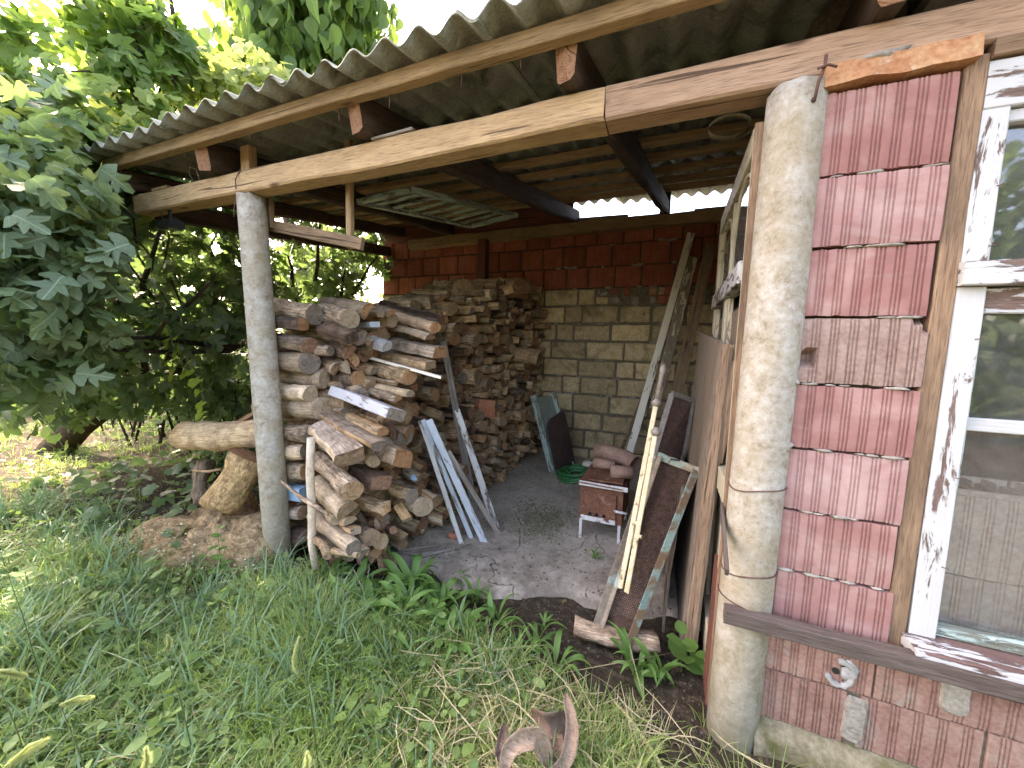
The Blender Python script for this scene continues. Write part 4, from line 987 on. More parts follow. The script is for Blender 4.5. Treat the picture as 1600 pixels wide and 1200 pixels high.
tube('handle', [(sx1-.05, sy0-.02, .262), (sx1-.03, sy0-.035, .262), (sx1+.035, sy0-.03, .26)], [.007, .009, .008], 'enamel', stv, n=8)
for (x, y) in ((sx0+.012, sy0+.012), (sx1-.014, sy0+.012), (sx0+.012, sy1-.02), (sx1-.014, sy1-.02)): plank('leg', (x, y, -.005+.02), (x, y,   .154), .020, .012, 'enamel', stv, up=(0, 1, 0), seg=3)
tr = put('rusty_tray', mesh('rusty_tray', *extr(rectsec(.27, .012, .003), .22, 8, .006, 9, seed=8), 'rust'), Matrix.Translation((-.47, 2.62, .440))); tag(tr, 'flat rusty plate lying on the stove top under the pipes', 'plate')
def spipe(label, pts, r):
    t = tube('stove_pipe', pts, r, 'rustpipe', None, n=16, jit=.08, cap=False); m_ = t.modifiers.new('thickness', 'SOLIDIFY'); m_.thickness = .003
    return tag(t, label, 'stove pipe', 'old stove pipes piled on the stove')
spipe('long pale brown stove pipe lying at the back of the stove top', [(-.50, 2.93, .52), (-.40, 2.90, .52), (-.28, 2.86, .51), (-.20, 2.80, .49)], .062)
spipe('short ribbed stove pipe lying at the left on the stove', [(-.48, 2.74, .482), (-.42, 2.73, .484), (-.33, 2.72, .484)], .036)
spipe('short rusty stove pipe with its open end to the right of the stove top', [(-.34, 2.58, .484), (-.27, 2.60, .486), (-.20, 2.61, .488)], .042)
# sack/stone left of the pipes
lm = lump('grey_rag', (-.56, 2.95, .40), .05, 'mortar', None, sq=(1.2, 1, .5)); tag(lm, 'crumpled grey rag at the back left corner of the stove', 'rag')
# hose
hp = []
for k in range(190):
    a = k*.31; rr_ = .155+.03*math.sin(k*.17)+.015*math.sin(k*.53); hp.append((-.80+rr_*1.05*math.cos(a), 3.62+rr_*.9*math.sin(a), .035+.07*(k/190)+.018*math.sin(k*.41)+.04*max(0, math.cos(a))))
hs = tube('garden_hose', hp, .011, 'hose', None, n=8); tag(hs, 'loose coil of green garden hose on the floor behind the stove', 'hose')
# painted frame boards and tray, back left
fb = thing('cabinet_door', 'pale green peeling cabinet door frame leaning beside the log pile', 'cabinet door', (-1.15, 3.75, 0))
c0, c3 = at(863, 738, Z=.02), at(833, 618, Y=3.70)
plank('frame_stile', c0, c3, .06, .035, 'greenwhite', fb, up=(-.3, -1, .2)); plank('frame_stile', c0+Vector((.14, .28, 0)), c3+Vector((.14, .24, .02)), .05, .03, 'greenwhite', fb, up=(-.3, -1, .2))
quadslab('door_panel', c0+Vector((.02, .05, .02)), c0+Vector((.13, .26, .02)), c3+Vector((.13, .22, -.02)), c3+Vector((.02, .03, -.02)), .01, 'greenboard', fb, (-1, .4, 0))
tb0, tb1, tt1, tt0 = at(869, 738, Z=.015), at(898, 728, Z=.015), at(880, 640, Y=3.82), at(852, 660, Y=3.62)
V = []; prof = [(0, 0), (1, 0), (1, .93), (.88, 1), (.18, 1), (.02, .92)]
Vq = [tb0.lerp(tb1, a).lerp(tt0.lerp(tt1, a), b) for a, b in prof]; n3 = (tb1-tb0).cross(tt0-tb0).normalized()*.018
c_ = Vq[0]; VV = [v-c_ for v in Vq]+[v+n3-c_ for v in Vq]; k = len(prof)
ty = put('tray', mesh('tray', VV, [tuple(range(k)), tuple(reversed(range(k, 2*k)))]+[(i, k+i, k+(i+1) % k, (i+1) % k) for i in range(k)], 'tray'), Matrix.Translation(c_)); tag(ty, 'dark brown round cornered tray leaning on the pale green cabinet door', 'tray')

# ================================================================ FIREWOOD
def log_mesh(kind, L, r, seed, mats=('bark', 'end', 'split'), seg=5, sq=1.0, rough=1.0):
    R_ = random.Random(seed); sec = []; flag = []
    if kind == 'round':
        n = 13
        for j in range(n): a = 2*math.pi*j/n; sec.append((r*math.cos(a), r*sq*math.sin(a))); flag.append(0)
    elif kind == 'half':
        n = 8
        for j in range(n+1): a = math.pi*j/n; sec.append((r*math.cos(a), r*(math.sin(a)-.45))); flag.append(0)
        flag[-1] = 2; sec.append((0, -r*(.45+.08*R_.random()))); flag.append(2)
    elif kind == 'quarter':
        n = 5; A = 1.5+R_.uniform(-.3, .5)
        sec.append((0, -.6*r)); flag.append(2)
        for j in range(n+1): a = math.pi/2-A/2+A*j/n; sec.append((1.35*r*math.cos(a), 1.35*r*math.sin(a)-.6*r)); flag.append(0)
        flag[-1] = 2
    elif kind == 'block':
        pts = [(-1, -.8), (-.1, -.95), (.95, -.75), (1.05, .1), (.85, .8), (0, .92), (-.9, .75), (-1.05, 0)]
        for (y, z) in pts: sec.append((r*y*R_.uniform(.85, 1.08), r*sq*z*R_.uniform(.85, 1.08)))
        flag = [2, 2, 2, 2, 2, 2, 0, 2]
    elif kind == 'slab':
        sec = rectsec(2*r, 2*r*sq, r*.08); flag = [2]*8
    k = len(sec); V = []; F = []; mi = []
    sd = seed*3.3; rough *= .3 if kind == 'slab' else 1; cy = R_.uniform(-1, 1)*r*.3*rough; cz = R_.uniform(-1, 1)*r*.2*rough; tilt = R_.uniform(-.35, .35)
    for i in range(seg+1):
        t = i/seg; s = 1+.10*R_.uniform(-1, 1)*rough*(0 < i < seg)
        for (y, z) in sec:
            n = noise.noise_vector(Vector((t*L*9+sd, y/r*1.1+sd, z/r*1.1)))
            x = t*L+(tilt*y+.25*tilt*z if i == seg else 0)+(n.x*r*.12 if i in (0, seg) else 0)
            q = 1+.20*n.y*rough
            V.append((x, y*s*q+cy*math.sin(math.pi*t), z*s*q+cz*math.sin(math.pi*t)))
    for i in range(seg):
        for j in range(k):
            a = i*k+j; b = i*k+(j+1) % k; F.append((a, b, b+k, a+k)); mi.append(flag[j])
    for e, base in ((0, 0), (1, seg*k)):
        c = [sum(V[base+j][q] for j in range(k))/k for q in range(3)]; V.append((c[0]+(.02*r*R_.uniform(-2, 2)), c[1], c[2])); ci = len(V)-1
        # inner ring gives the saw cut a little relief
        ib = len(V)
        for j in range(k):
            p = V[base+j]; V.append((p[0]*.4+c[0]*.6+r*.05*R_.uniform(-1, 1), p[1]*.6+c[1]*.4, p[2]*.6+c[2]*.4))
        for j in range(k):
            j2 = (j+1) % k
            f1 = (base+j, base+j2, ib+j2, ib+j); f2 = (ib+j, ib+j2, ci)
            if e == 0: f1, f2 = f1[::-1], f2[::-1]
            F += [f1, f2]; mi += [1, 1]
    me = mesh('log', V, F, list(mats), mi)
    sm = [False]*len(F)
    for i_, f in enumerate(F):
        if mi[i_] == 0 and len(f) == 4: sm[i_] = True
    me.polygons.foreach_set('use_smooth', sm); return me

LOGN = [0]
def hand_log(p0, p1, r, kind, mats, label, sq=1.0, roll=0.0, name='log', cat='log', group='firewood in the woodshed', rough=1.0, up=(0, 0, 1)):
    mw, L = basis(p0, p1, up); LOGN[0] += 1
    o = put(name, log_mesh(kind, L, r, LOGN[0]*7+3, mats, 7, sq, rough), mw @ Matrix.Rotation(roll, 4, 'X'))
    return tag(o, label, cat, group)
def PX(a, b, Ya, Yb=None): return at(a[0], a[1], Y=Ya), at(b[0], b[1], Y=Yb if Yb else Ya)
B_, E_, P_ = 'bark', 'end', 'split'
H = [  # (px hidden end, px cut end, Y0, Y1, radius, kind, mats, squash, roll, label)
 ((405, 478), (492, 492), 1.66, 1.66, .062, 'round', (B_, 'end_grey', P_), 1, 0, 'grey ended round log at the top left of the pile beside the slim column'),
 ((408, 504), (474, 507), 1.58, 1.58, .046, 'block', ('darksplit', 'end_orange', 'darksplit'), .9, 0, 'dark charred split log with an orange cut end beside the slim column'),
 ((408, 531), (486, 539), 1.60, 1.60, .050, 'block', ('greysplit', 'end_red', 'palebark'), .85, .1, 'squared log with a red brown face under the charred one'),
 ((480, 545), (517, 548), 1.66, 1.66, .030, 'round', (B_, 'end_grey', P_), 1, 0, 'thin round log poking out beside the red brown face'),
 ((408, 562), (484, 567), 1.60, 1.60, .066, 'round', ('palebark', 'end_grey', P_), 1, 0, 'smooth pale log with a dark blue grey cut end'),
 ((430, 586), (508, 592), 1.68, 1.68, .060, 'round', ('palebark', 'end_pale', P_), 1, 0, 'round log with a pale ringed end below the blue grey one'),
 ((408, 606), (485, 615), 1.58, 1.58, .047, 'round', ('palebark', 'end_pale', P_), 1, 0, 'short light yellow log against the slim column at mid height'),
 ((408, 636), (507, 639), 1.64, 1.64, .068, 'round', ('palebark', 'end_pale', P_), 1, 0, 'fat pale barkless log above the fallen blocks'),
 ((505, 513), (549, 528), 1.66, 1.60, .040, 'block', ('darksplit', 'darksplit', 'darksplit'), .9, .4, 'black weathered chunk near the top of the pile'),
 ((505, 486), (548, 499), 1.84, 1.68, .056, 'round', (B_, 'end_pale', P_), 1, 0, 'upper round log with a white bark rim around its brown end'),
 ((505, 473), (573, 484), 1.92, 1.80, .052, 'half', ('palebark', 'end_orange', P_), 1, 1.2, 'topmost half log with an orange split face'),
 ((495, 489), (520, 500), 1.78, 1.74, .045, 'quarter', (B_, 'end', P_), 1, 2.0, 'grey wedge between two round log ends at the top'),
 ((520, 535), (545, 548), 1.80, 1.70, .052, 'half', ('darksplit', 'end_red', 'darksplit'), 1, .8, 'dark red brown half log under the black chunk'),
 ((530, 522), (560, 530), 1.85, 1.76, .036, 'round', ('palebark', 'end_grey', P_), 1, 0, 'small grey round end right of the black chunk'),
 ((535, 558), (556, 566), 1.86, 1.78, .055, 'quarter', ('darksplit', 'end_red', 'darksplit'), 1, 2.6, 'dark wedge log standing below the red brown half log'),
 ((512, 565), (541, 574), 1.80, 1.72, .042, 'half', (B_, 'end_pale', P_), 1, 1.7, 'pale half round end right of the ringed log'),
 ((500, 569), (524, 576), 1.76, 1.70, .046, 'half', ('palebark', 'end', P_), 1, 1.2, 'brown half end touching the ringed log'),
 ((545, 548), (569, 555), 1.95, 1.86, .042, 'round', (B_, 'end_red', P_), 1, 0, 'shaggy brown round end near the middle top of the pile'),
 ((556, 508), (586, 507), 1.95, 1.88, .034, 'slab', ('bluepaint', 'bluewhite', 'bluewhite'), .5, .1, 'small stub of pale blue painted board in the top rows'),
 ((570, 488), (595, 491), 2.0, 1.94, .028, 'block', (P_, 'end_pale', P_), .8, 0, 'small pale squared stick on the top edge of the pile'),
 ((582, 480), (610, 489), 2.05, 1.98, .033, 'half', (B_, 'end_orange', P_), 1, .5, 'crooked stick with a pale tip on the top edge of the pile'),
 ((572, 525), (606, 541), 1.98, 1.90, .042, 'block', ('concrete', 'concrete', 'concrete'), .8, .2, 'light grey concrete like lump in the upper rows'),
 ((600, 475), (690, 499), 2.35, 2.22, .047, 'block', ('darksplit', 'end_red', 'greysplit'), .8, 0, 'long dark squared log on top of the second stack'),
 ((602, 492), (680, 512), 2.26, 2.12, .038, 'round', ('palebark', 'end_orange', P_), 1, 0, 'light straight log with an orange end under the dark squared one'),
 ((598, 508), (672, 526), 2.20, 2.06, .036, 'half', ('palebark', 'end_red', P_), 1, .2, 'grey knotted half log of the second stack'),
 ((596, 531), (688, 550), 2.20, 2.08, .054, 'block', ('greysplit', 'end_orange', 'greysplit'), .85, 0, 'large squared log with a bright orange end on the second stack'),
 ((575, 551), (673, 571), 2.12, 1.98, .044, 'slab', (P_, 'end', P_), .55, .1, 'wide grey weathered half board above the round log'),
 ((568, 556), (690, 590), 1.92, 1.90, .010, 'slab', ('end_pale', 'end_pale', 'creamboard'), .8, 0, 'long thin pale lath lying across the second stack'),
 ((570, 570), (640, 589), 2.02, 1.90, .050, 'round', (B_, 'end_orange', P_), 1, 0, 'round barked log with a round bright orange end in the middle'),
 ((562, 586), (620, 600), 1.92, 1.86, .020, 'quarter', ('palebark', 'end', P_), 1, 0, 'thin split piece below the round orange ended log'),
 ((560, 594), (642, 615), 1.96, 1.84, .038, 'half', ('palebark', 'end_pale', P_), 1, 0, 'long pale split log with a fringed end'),
 ((548, 604), (622, 622), 1.90, 1.78, .036, 'half', (B_, 'end_orange', P_), 1, .3, 'brown split log just above the white painted block'),
 ((526, 612), (619, 648), 1.72, 1.56, .047, 'slab', ('whiteboard', 'end_grey', 'whitelog'), .62, -.3, 'white painted squared timber on the collapsed front of the pile'),
 ((538, 648), (598, 675), 1.72, 1.58, .034, 'block', (B_, 'end_orange', P_), .8, 0, 'brown stick with an orange tip directly under the white timber'),
 ((512, 650), (592, 697), 1.66, 1.48, .050, 'half', (P_, 'end_grey', 'greysplit'), .9, 3.1, 'long flat topped split log below the white timber'),
 ((575, 680), (603, 694), 1.72, 1.62, .042, 'round', (B_, 'end_grey', P_), 1, 0, 'dull round log end right of the flat topped split log'),
 ((503, 668), (549, 715), 1.60, 1.42, .066, 'block', ('palebark', 'end', 'greysplit'), .75, .3, 'biggest squared block lying slanted at the pile front'),
 ((548, 705), (568, 717), 1.62, 1.54, .028, 'round', (B_, 'end_grey', P_), 1, 0, 'small round end beside the biggest squared block'),
 ((574, 702), (583, 722), 1.62, 1.54, .034, 'round', ('palebark', 'end_pale', P_), 1, 0, 'yellowish short round piece standing beside the squared block'),
 ((590, 695), (630, 716), 1.70, 1.62, .066, 'block', ('greysplit', 'end_orange', 'greysplit'), .85, -.3, 'broad block with a cracked orange saw cut face'),
 ((560, 735), (596, 755), 1.64, 1.52, .056, 'block', ('darksplit', 'end_red', 'darksplit'), .8, -.2, 'dark square block under the cracked orange one'),
 ((498, 718), (550, 767), 1.58, 1.40, .054, 'round', (B_, 'end', P_), 1, 0, 'knobbly round log pointing down to the front'),
 ((494, 752), (541, 797), 1.58, 1.42, .060, 'half', ('palebark', 'end', P_), 1, .5, 'cracked half log below the knobbly one'),
 ((560, 780), (606, 795), 1.60, 1.54, .040, 'quarter', (B_, P_, P_), 1, .9, 'grey pointed wedge low in the pile'),
 ((490, 806), (553, 857), 1.56, 1.38, .040, 'round', ('palebark', 'end_grey', P_), 1, 0, 'straight grey round log low at the pile front'),
 ((532, 803), (546, 813), 1.56, 1.48, .036, 'half', ('palebark', 'end_pale', P_), 1, .4, 'small pale half end beside the cracked half log'),
 ((515, 801), (526, 812), 1.52, 1.46, .030, 'round', ('palebark', 'end_pale', P_), 1, 0, 'little mossy round end above the straight grey log'),
 ((615, 765), (643, 775), 1.76, 1.70, .040, 'round', (B_, 'end_grey', P_), 1, 0, 'cracked grey round end in the right foot of the pile'),
 ((628, 782), (662, 793), 1.80, 1.74, .056, 'round', ('palebark', 'end_pale', P_), 1, 0, 'clean pale round log at the right foot of the pile'),
 ((535, 823), (556, 830), 1.52, 1.46, .026, 'slab', (P_, 'end_pale', P_), .7, 0, 'short sawn board stub above the lowest logs'),
 ((622, 790), (636, 812), 1.70, 1.66, .026, 'slab', (P_, 'end_pale', P_), .6, .5, 'grey square offcut near the right foot of the pile'),
 ((560, 825), (580, 840), 1.62, 1.52, .046, 'round', (B_, 'end', P_), 1, 0, 'dark round log low between the grey ones'),
 ((575, 832), (595, 846), 1.66, 1.56, .042, 'round', ('darksplit', 'end', P_), 1, 0, 'second dark round log low right of its twin'),
 ((545, 845), (566, 866), 1.54, 1.44, .034, 'half', ('palebark', 'end_grey', P_), 1, .9, 'split grey piece standing at the very foot of the pile'),
 ((418, 673), (487, 679), 1.56, 1.56, .050, 'round', (B_, 'end_grey', P_), 1, 0, 'rough grey log beside the top of the birch stick'),
 ((418, 701), (477, 706), 1.56, 1.56, .044, 'round', ('palebark', 'end_grey', P_), 1, 0, 'yellow brown log between column and birch stick'),
 ((418, 732), (480, 737), 1.57, 1.57, .052, 'round', (B_, 'end', P_), 1, 0, 'deeply furrowed log between column and birch stick'),
 ((420, 765), (476, 771), 1.56, 1.56, .042, 'slab', ('bluepaint', 'bluepaint', 'bluepaint'), .9, 0, 'pale blue painted timber between column and birch stick'),
 ((424, 796), (474, 801), 1.55, 1.55, .038, 'round', ('greysplit', 'end', P_), 1, 0, 'tan log under the blue painted timber'),
 ((428, 830), (480, 836), 1.56, 1.56, .064, 'half', ('darksplit', 'end_grey', 'darksplit'), 1, .2, 'lowest fat dark log next to the slim column'),
]
MT['whitelog'] = wood('white_painted_timber', [(.2, .16, .13), (.33, .28, .24), (.42, .37, .33)], 30, 1.2, .7, paint=(.60, .60, .60), peel=.62, painthi=(.36, .36, .38))
for (a, b, ya, yb, r, kd, ms, sq, roll, lb) in H:
    p0, p1 = PX(a, b, ya, yb); hand_log(p0, p1, r, kd, ms, lb, sq, roll)
# long log sticking out past the column, leaning log, root stump
o = hand_log(at(287, 681, Y=1.50), at(425, 674, Y=1.66), .092, 'round', ('palebark', 'end_pale', P_), 'long bleached log sticking out to the left of the slim column')
o = hand_log(at(378, 660, Y=1.78), at(475, 600, Y=1.85), .05, 'slab', (P_, P_, P_), 'dark plank end rising behind the long bleached log', .3)
# stump made as one lumpy body
def blob(name, parts, mat, res=26):
    """union-like lump: sphere of rays, radius from several ellipsoids (star-shaped about the first centre)"""
    c0 = Vector(parts[0][0]); V = []; F = []; nu, nv = 64, 36
    for i in range(nv+1):
        ph = math.pi*i/nv
        for j in range(nu):
            a = 2*math.pi*j/nu; d = Vector((math.sin(ph)*math.cos(a), math.sin(ph)*math.sin(a), math.cos(ph))); best = 0
            for (c, s) in parts:
                o_ = Vector(((c0.x-c[0])/s[0], (c0.y-c[1])/s[1], (c0.z-c[2])/s[2])); dd = Vector((d.x/s[0], d.y/s[1], d.z/s[2]))
                A = dd.dot(dd); B = 2*o_.dot(dd); C_ = o_.dot(o_)-1; D = B*B-4*A*C_
                if D > 0:
                    t = (-B+math.sqrt(D))/(2*A); best = max(best, t)
            n = noise.noise(d*2.2+Vector((7, 0, 0)))*.05+noise.noise(d*7)*.016+noise.noise(d*17)*.007
            V.append(d*(best+n))
    for i in range(nv):
        for j in range(nu): F.append((i*nu+j, (i+1)*nu+j, (i+1)*nu+(j+1) % nu, i*nu+(j+1) % nu))
    return put(name, mesh(name, V, F, mat, smooth=True), Matrix.Translation(c0))
o = blob('root_stump', [((-2.50, 1.46, .03), (.30, .20, .20)), ((-2.92, 1.38, .0), (.36, .16, .14)), ((-3.08, 1.34, -.02), (.22, .12, .10)), ((-2.75, 1.25, -.02), (.16, .18, .10)), ((-2.24, 1.48, .05), (.22, .2, .20)), ((-2.55, 1.28, -.03), (.10, .2, .12)), ((-2.9, 1.58, -.0), (.24, .08, .13)), ((-2.66, 1.62, .1), (.13, .1, .22))], 'stump')
tag(o, 'broad gnarled root stump lying in the grass left of the slim column', 'stump')
o = hand_log(at(342, 790, Y=1.38), at(388, 712, Y=1.50), .115, 'round', ('stump', 'end', P_), 'thick furrowed log leaning on top of the root stump', .9, 0, rough=.8)
o = hand_log(at(322, 720, Y=1.74), at(316, 790, Y=1.62), .055, 'half', (B_, 'end', 'palebark'), 'grey bent log standing behind the leaning one on the stump', 1, 0, rough=2.0)
tw = tube('twig', [at(300, 735, Y=1.55), at(325, 737, Y=1.56), at(345, 733, Y=1.58)], [.004, .010, .009], 'palebark', None, n=7, jit=.3); tag(tw, 'short bare broken twig poking out above the root stump', 'twig')
for k, (r_, z_, x0, x1) in enumerate([(.06, .12, -2.5, -2.05), (.055, .24, -2.4, -1.98), (.06, .37, -2.45, -2.0), (.055, .49, -2.42, -1.98), (.06, .62, -2.4, -1.97)]):
    o = hand_log((x0, 1.68, z_), (x1, 1.70, z_), r_, 'round', (B_, 'end', P_), ['lowest log end hidden behind the slim column', 'second log from the ground behind the slim column', 'third log from the ground behind the slim column', 'fourth log from the ground behind the slim column', 'fifth log from the ground behind the slim column'][k])
# birch stick and loose branches
o = tube('birch_stick', [at(486, 684, Y=1.40), at(484, 740, Y=1.395), at(488, 800, Y=1.40), at(487, 850, Y=1.39), at(493, 890, Y=1.38)], [.019, .021, .020, .019, .015], 'birch', None, n=12, jit=.25); tag(o, 'upright cream birch stick standing against the log pile', 'stick')
o = tube('branch', [at(440, 752, Y=1.38), at(470, 778, Y=1.36), at(496, 793, Y=1.36), at(513, 804, Y=1.37)], [.007, .010, .013, .006], 'bark', None, n=8, jit=.3); tag(o, 'crooked thin branch crossing behind the foot of the birch stick', 'branch')
o = tube('mossy_branch', [at(486, 838, Y=1.42), at(503, 850, Y=1.36), at(512, 870, Y=1.30)], [.020, .021, .018], 'bark', None, n=10, jit=.4); tag(o, 'knotty yellowish branch with moss at the very front of the pile', 'branch')
o = tube('branch', [at(520, 860, Y=1.40), at(560, 868, Y=1.38)], [.016, .014], 'palebark', None, n=9, jit=.3, endmat='end'); tag(o, 'short barkless branch lying below the straight grey log', 'branch')
for (a, b, c_) in [((600, 868), (640, 858), (700, 850)), ((610, 862), (655, 866), (712, 856)), ((640, 873), (690, 862), (735, 850))]:
    o = tube('dry_stalk', [at(*a, Z=.03), at(*b, Z=.035), at(*c_, Z=.03)], [.004, .006, .004], 'greyboard', None, n=6); tag(o, '%s dry grey stalk lying on the floor edge before the pile' % {600: 'uppermost', 610: 'middle', 640: 'lowest'}[a[0]], 'stalk', 'dry stalks on the floor edge')

# packed face of the stack: cut ends look towards the stove
def FX(y, z):
    top = np.interp(y, [1.6, 2.5, 3.4, 4.4], [-1.86, -1.74, -1.58, -1.44]); bot = np.interp(y, [1.6, 2.0, 3.2, 4.4], [-1.50, -1.42, -1.46, -1.50])
    t = min(1, max(0, z/1.15)); t = t*t*(3-2*t); return bot+(top-bot)*t
def HT(y): return float(np.interp(y, [1.6, 2.1, 2.6, 3.2, 3.7, 4.4], [1.44, 1.42, 1.60, 1.78, 1.90, 1.98]))
kinds = ['round', 'half', 'quarter', 'block', 'quarter', 'block', 'half', 'round', 'quarter']
matsets = [(B_, 'end', P_), (B_, 'end', P_), (B_, 'end', P_), ('palebark', 'end_pale', P_), (B_, 'end_grey', P_), (B_, 'end_red', 'darksplit'), ('bark', 'end_orange', P_), ('palebark', 'end', P_)]
TEMPL = []
for k in range(30):
    kd = kinds[k % len(kinds)]; ms = matsets[(k*5+k//8) % len(matsets)]
    TEMPL.append((kd, ms, log_mesh(kd, .36, .05, 400+k, ms, 4, 1.0, .75)))
endword = {'end': 'brown', 'end_pale': 'pale', 'end_grey': 'grey', 'end_red': 'red brown', 'end_orange': 'orange'}
kindword = {'round': 'round log', 'half': 'half log', 'quarter': 'split wedge', 'block': 'squared billet'}
cells = []; r4 = random.Random(11)
z = .045
while z < 2.0:
    h = r4.uniform(.072, .112) if z > .45 else r4.uniform(.058, .082)
    y = 1.66+r4.uniform(0, .05)
    while y < 4.40:
        wv = r4.uniform(.07, .15) if z > .45 else r4.uniform(.06, .10)
        yc = y+wv/2
        if yc < 4.38 and z+h*.3 < HT(yc)+r4.uniform(-.05, .03): cells.append((yc, z+h/2+.012*math.sin(yc*5+z*7), wv, h))
        y += wv*.96
    z += h*.93
cells = [c for c in cells if not (c[0] < 1.92 and c[1] > .62)]
cells.sort(key=lambda c: c[0])
def cellmat(yc, zc, wv, h, dx, seed, small=1.0):
    R_ = random.Random(seed); s = .485*(wv+h)/.1*small*R_.uniform(.85, 1.12)
    yaw = R_.gauss(-.05, .10)-.12*max(0, 1-abs(yc-2.0)); pit = R_.gauss(.0, .07)+(.12 if zc < .5 and yc < 2.4 else 0)
    return Matrix.Translation((FX(yc, zc)+dx, yc, zc)) @ Matrix.Rotation(yaw, 4, 'Z') @ Matrix.Rotation(pit, 4, 'Y') @ Matrix.Rotation(R_.uniform(0, 6.28), 4, 'X') @ Matrix.Diagonal((1, s, s, 1)) @ Matrix.Translation((-.36, 0, 0))
far = []; made = 0; LIM = 218
zones = lambda y, z: ('at the front foot' if y < 1.95 else 'beside the low leaning slats' if y < 2.3 else 'behind the tall grey board' if y < 2.75 else 'in the middle of the stack' if y < 3.3 else 'beside the green cabinet door')
rowsw = lambda z: ('on the floor' if z < .12 else 'above bottom row' if z < .25 else 'at shin height' if z < .42 else 'at knee height' if z < .62 else 'at thigh height' if z < .82 else 'at waist height' if z < 1.02 else 'at elbow height' if z < 1.25 else 'at shoulder height' if z < 1.5 else 'near the top')
sizew = lambda w_: ('thin' if w_ < .092 else 'medium' if w_ < .12 else 'thick')
for i, (yc, zc, wv, h) in enumerate(cells):
    R_ = random.Random(i*13+5)
    kd, ms, me = TEMPL[R_.randrange(len(TEMPL))]
    mw = cellmat(yc, zc, wv, h, R_.gauss(0, .045)+(.06 if R_.random() < .12 else 0), i)
    if made < LIM:
        made += 1; o = put('log', me, mw)
        tag(o, '%s %s with %s end %s %s' % (sizew((wv+h)/2*1.15), kindword[kd], endword[ms[1]], rowsw(zc), zones(yc, zc)), 'log', 'firewood in the woodshed')
    else: far.append((me, mw))
# packed filling and the rest of the wood as one body
fill = []
for (yc, zc, wv, h) in cells:
    if r4.random() < .8: fill.append((TEMPL[r4.randrange(30)][2], cellmat(yc+.04, zc+.03, wv, h, -.13, int(yc*1000+zc*77), 1.05)))
for k in range(230):     # loose wood filling the collapsed front
    z_ = r4.uniform(.05, 1.36); x = r4.uniform(-2.25, -1.55-.2*(z_ > .9)); y = r4.uniform(1.72, 1.98)
    fill.append((TEMPL[r4.randrange(30)][2], Matrix.Translation((x, y, z_)) @ Matrix.Rotation(r4.gauss(-.15, .25), 4, 'Z') @ Matrix.Rotation(r4.gauss(.05, .15), 4, 'Y') @ Matrix.Rotation(r4.uniform(0, 6), 4, 'X') @ Matrix.Scale(r4.uniform(.8, 1.15), 4) @ Matrix.Translation((-.3, 0, 0))))
for k in range(70):     # small split bits at the foot
    x = r4.uniform(-2.0, -1.38); z_ = r4.uniform(.02, .32); y = 1.56+(r4.random()*.12)+(.1 if x < -1.8 else 0)
    fill.append((TEMPL[r4.randrange(30)][2], Matrix.Translation((x, y, z_)) @ Matrix.Rotation(r4.gauss(-.5, .35), 4, 'Z') @ Matrix.Rotation(r4.gauss(.1, .2), 4, 'Y') @ Matrix.Rotation(r4.uniform(0, 6), 4, 'X') @ Matrix.Scale(r4.uniform(.4, .65), 4) @ Matrix.Translation((-.3, 0, 0))))
def joined(name, items, label):
    Vs = []; Fl = []; MI = []; mats = []; off = 0
    for me, mw in items:
        n = len(me.vertices); co = np.empty(n*3); me.vertices.foreach_get('co', co); co = co.reshape(-1, 3)
        A = np.array(mw); Vs.append(co@A[:3, :3].T+A[:3, 3]); idx = []
        for mt_ in me.materials:
            if mt_.name not in mats: mats.append(mt_.name)
            idx.append(mats.index(mt_.name))
        for p in me.polygons: Fl.append(tuple(v+off for v in p.vertices)); MI.append(idx[p.material_index])
        off += n
    me = bpy.data.meshes.new(name); me.from_pydata(np.concatenate(Vs).tolist(), [], Fl)
    for m_ in mats: me.materials.append(bpy.data.materials[m_])
    me.polygons.foreach_set('material_index', MI); me.update()
    o = put(name, me); return tag(o, label, None, None, 'stuff')
joined('firewood_mass', far+fill, 'dark mass of small firewood deep in the stack by the back wall')
pc = box('pile_shadow_core', (-3.3, 1.98, 0), (-1.98, 4.36, 1.28), 'darksplit'); bpy.data.objects.remove(pc)
# things on top of the stack
hand_log(at(672, 462, Y=3.15), at(727, 458, Y=3.05), .125, 'round', ('bigbark', 'end', P_), 'fat rough barked log lying on top of the stack', .95, 0, rough=1.6, up=(0, .3, 1))
hand_log(at(622, 486, Y=2.9), at(702, 487, Y=2.7), .05, 'half', ('palebark', 'end_pale', P_), 'light log with a pale end under the rough barked one', 1, .2)
hand_log(at(765, 462, Y=3.7), at(815, 448, Y=3.55), .09, 'block', ('split', 'end_red', 'split'), 'large squared block on the stack right of the wooden post', .8, 0)
hand_log(at(755, 490, Y=3.5), at(785, 478, Y=3.4), .075, 'block', ('darksplit', 'end', 'darksplit'), 'dark chunk on top of the stack below the wooden post', .8, .4)
hand_log(at(800, 555, Y=3.75), at(842, 560, Y=3.75), .085, 'half', ('split', 'end_red', P_), 'large dark half log sticking out of the far stack', 1, 1.4)
r5 = random.Random(21)
for k in range(14):
    y = 2.3+k*.14; p = Vector((FX(y, 1.6)-.02-r5.random()*.1, y, HT(y)+.04))
    hand_log(p+Vector((-.36, r5.uniform(-.08, .08), r5.uniform(-.02, .05))), p, r5.uniform(.035, .055), r5.choice(['half', 'quarter', 'block', 'round']), r5.choice(matsets), 'loose %s piece on top of the stack %s' % (r5.choice(['brown', 'greyish', 'small', 'short', 'knotty']), 'above the tall grey board' if y < 2.9 else 'before the wooden post' if y < 3.7 else 'close to the back wall'), 1, r5.uniform(0, 6))
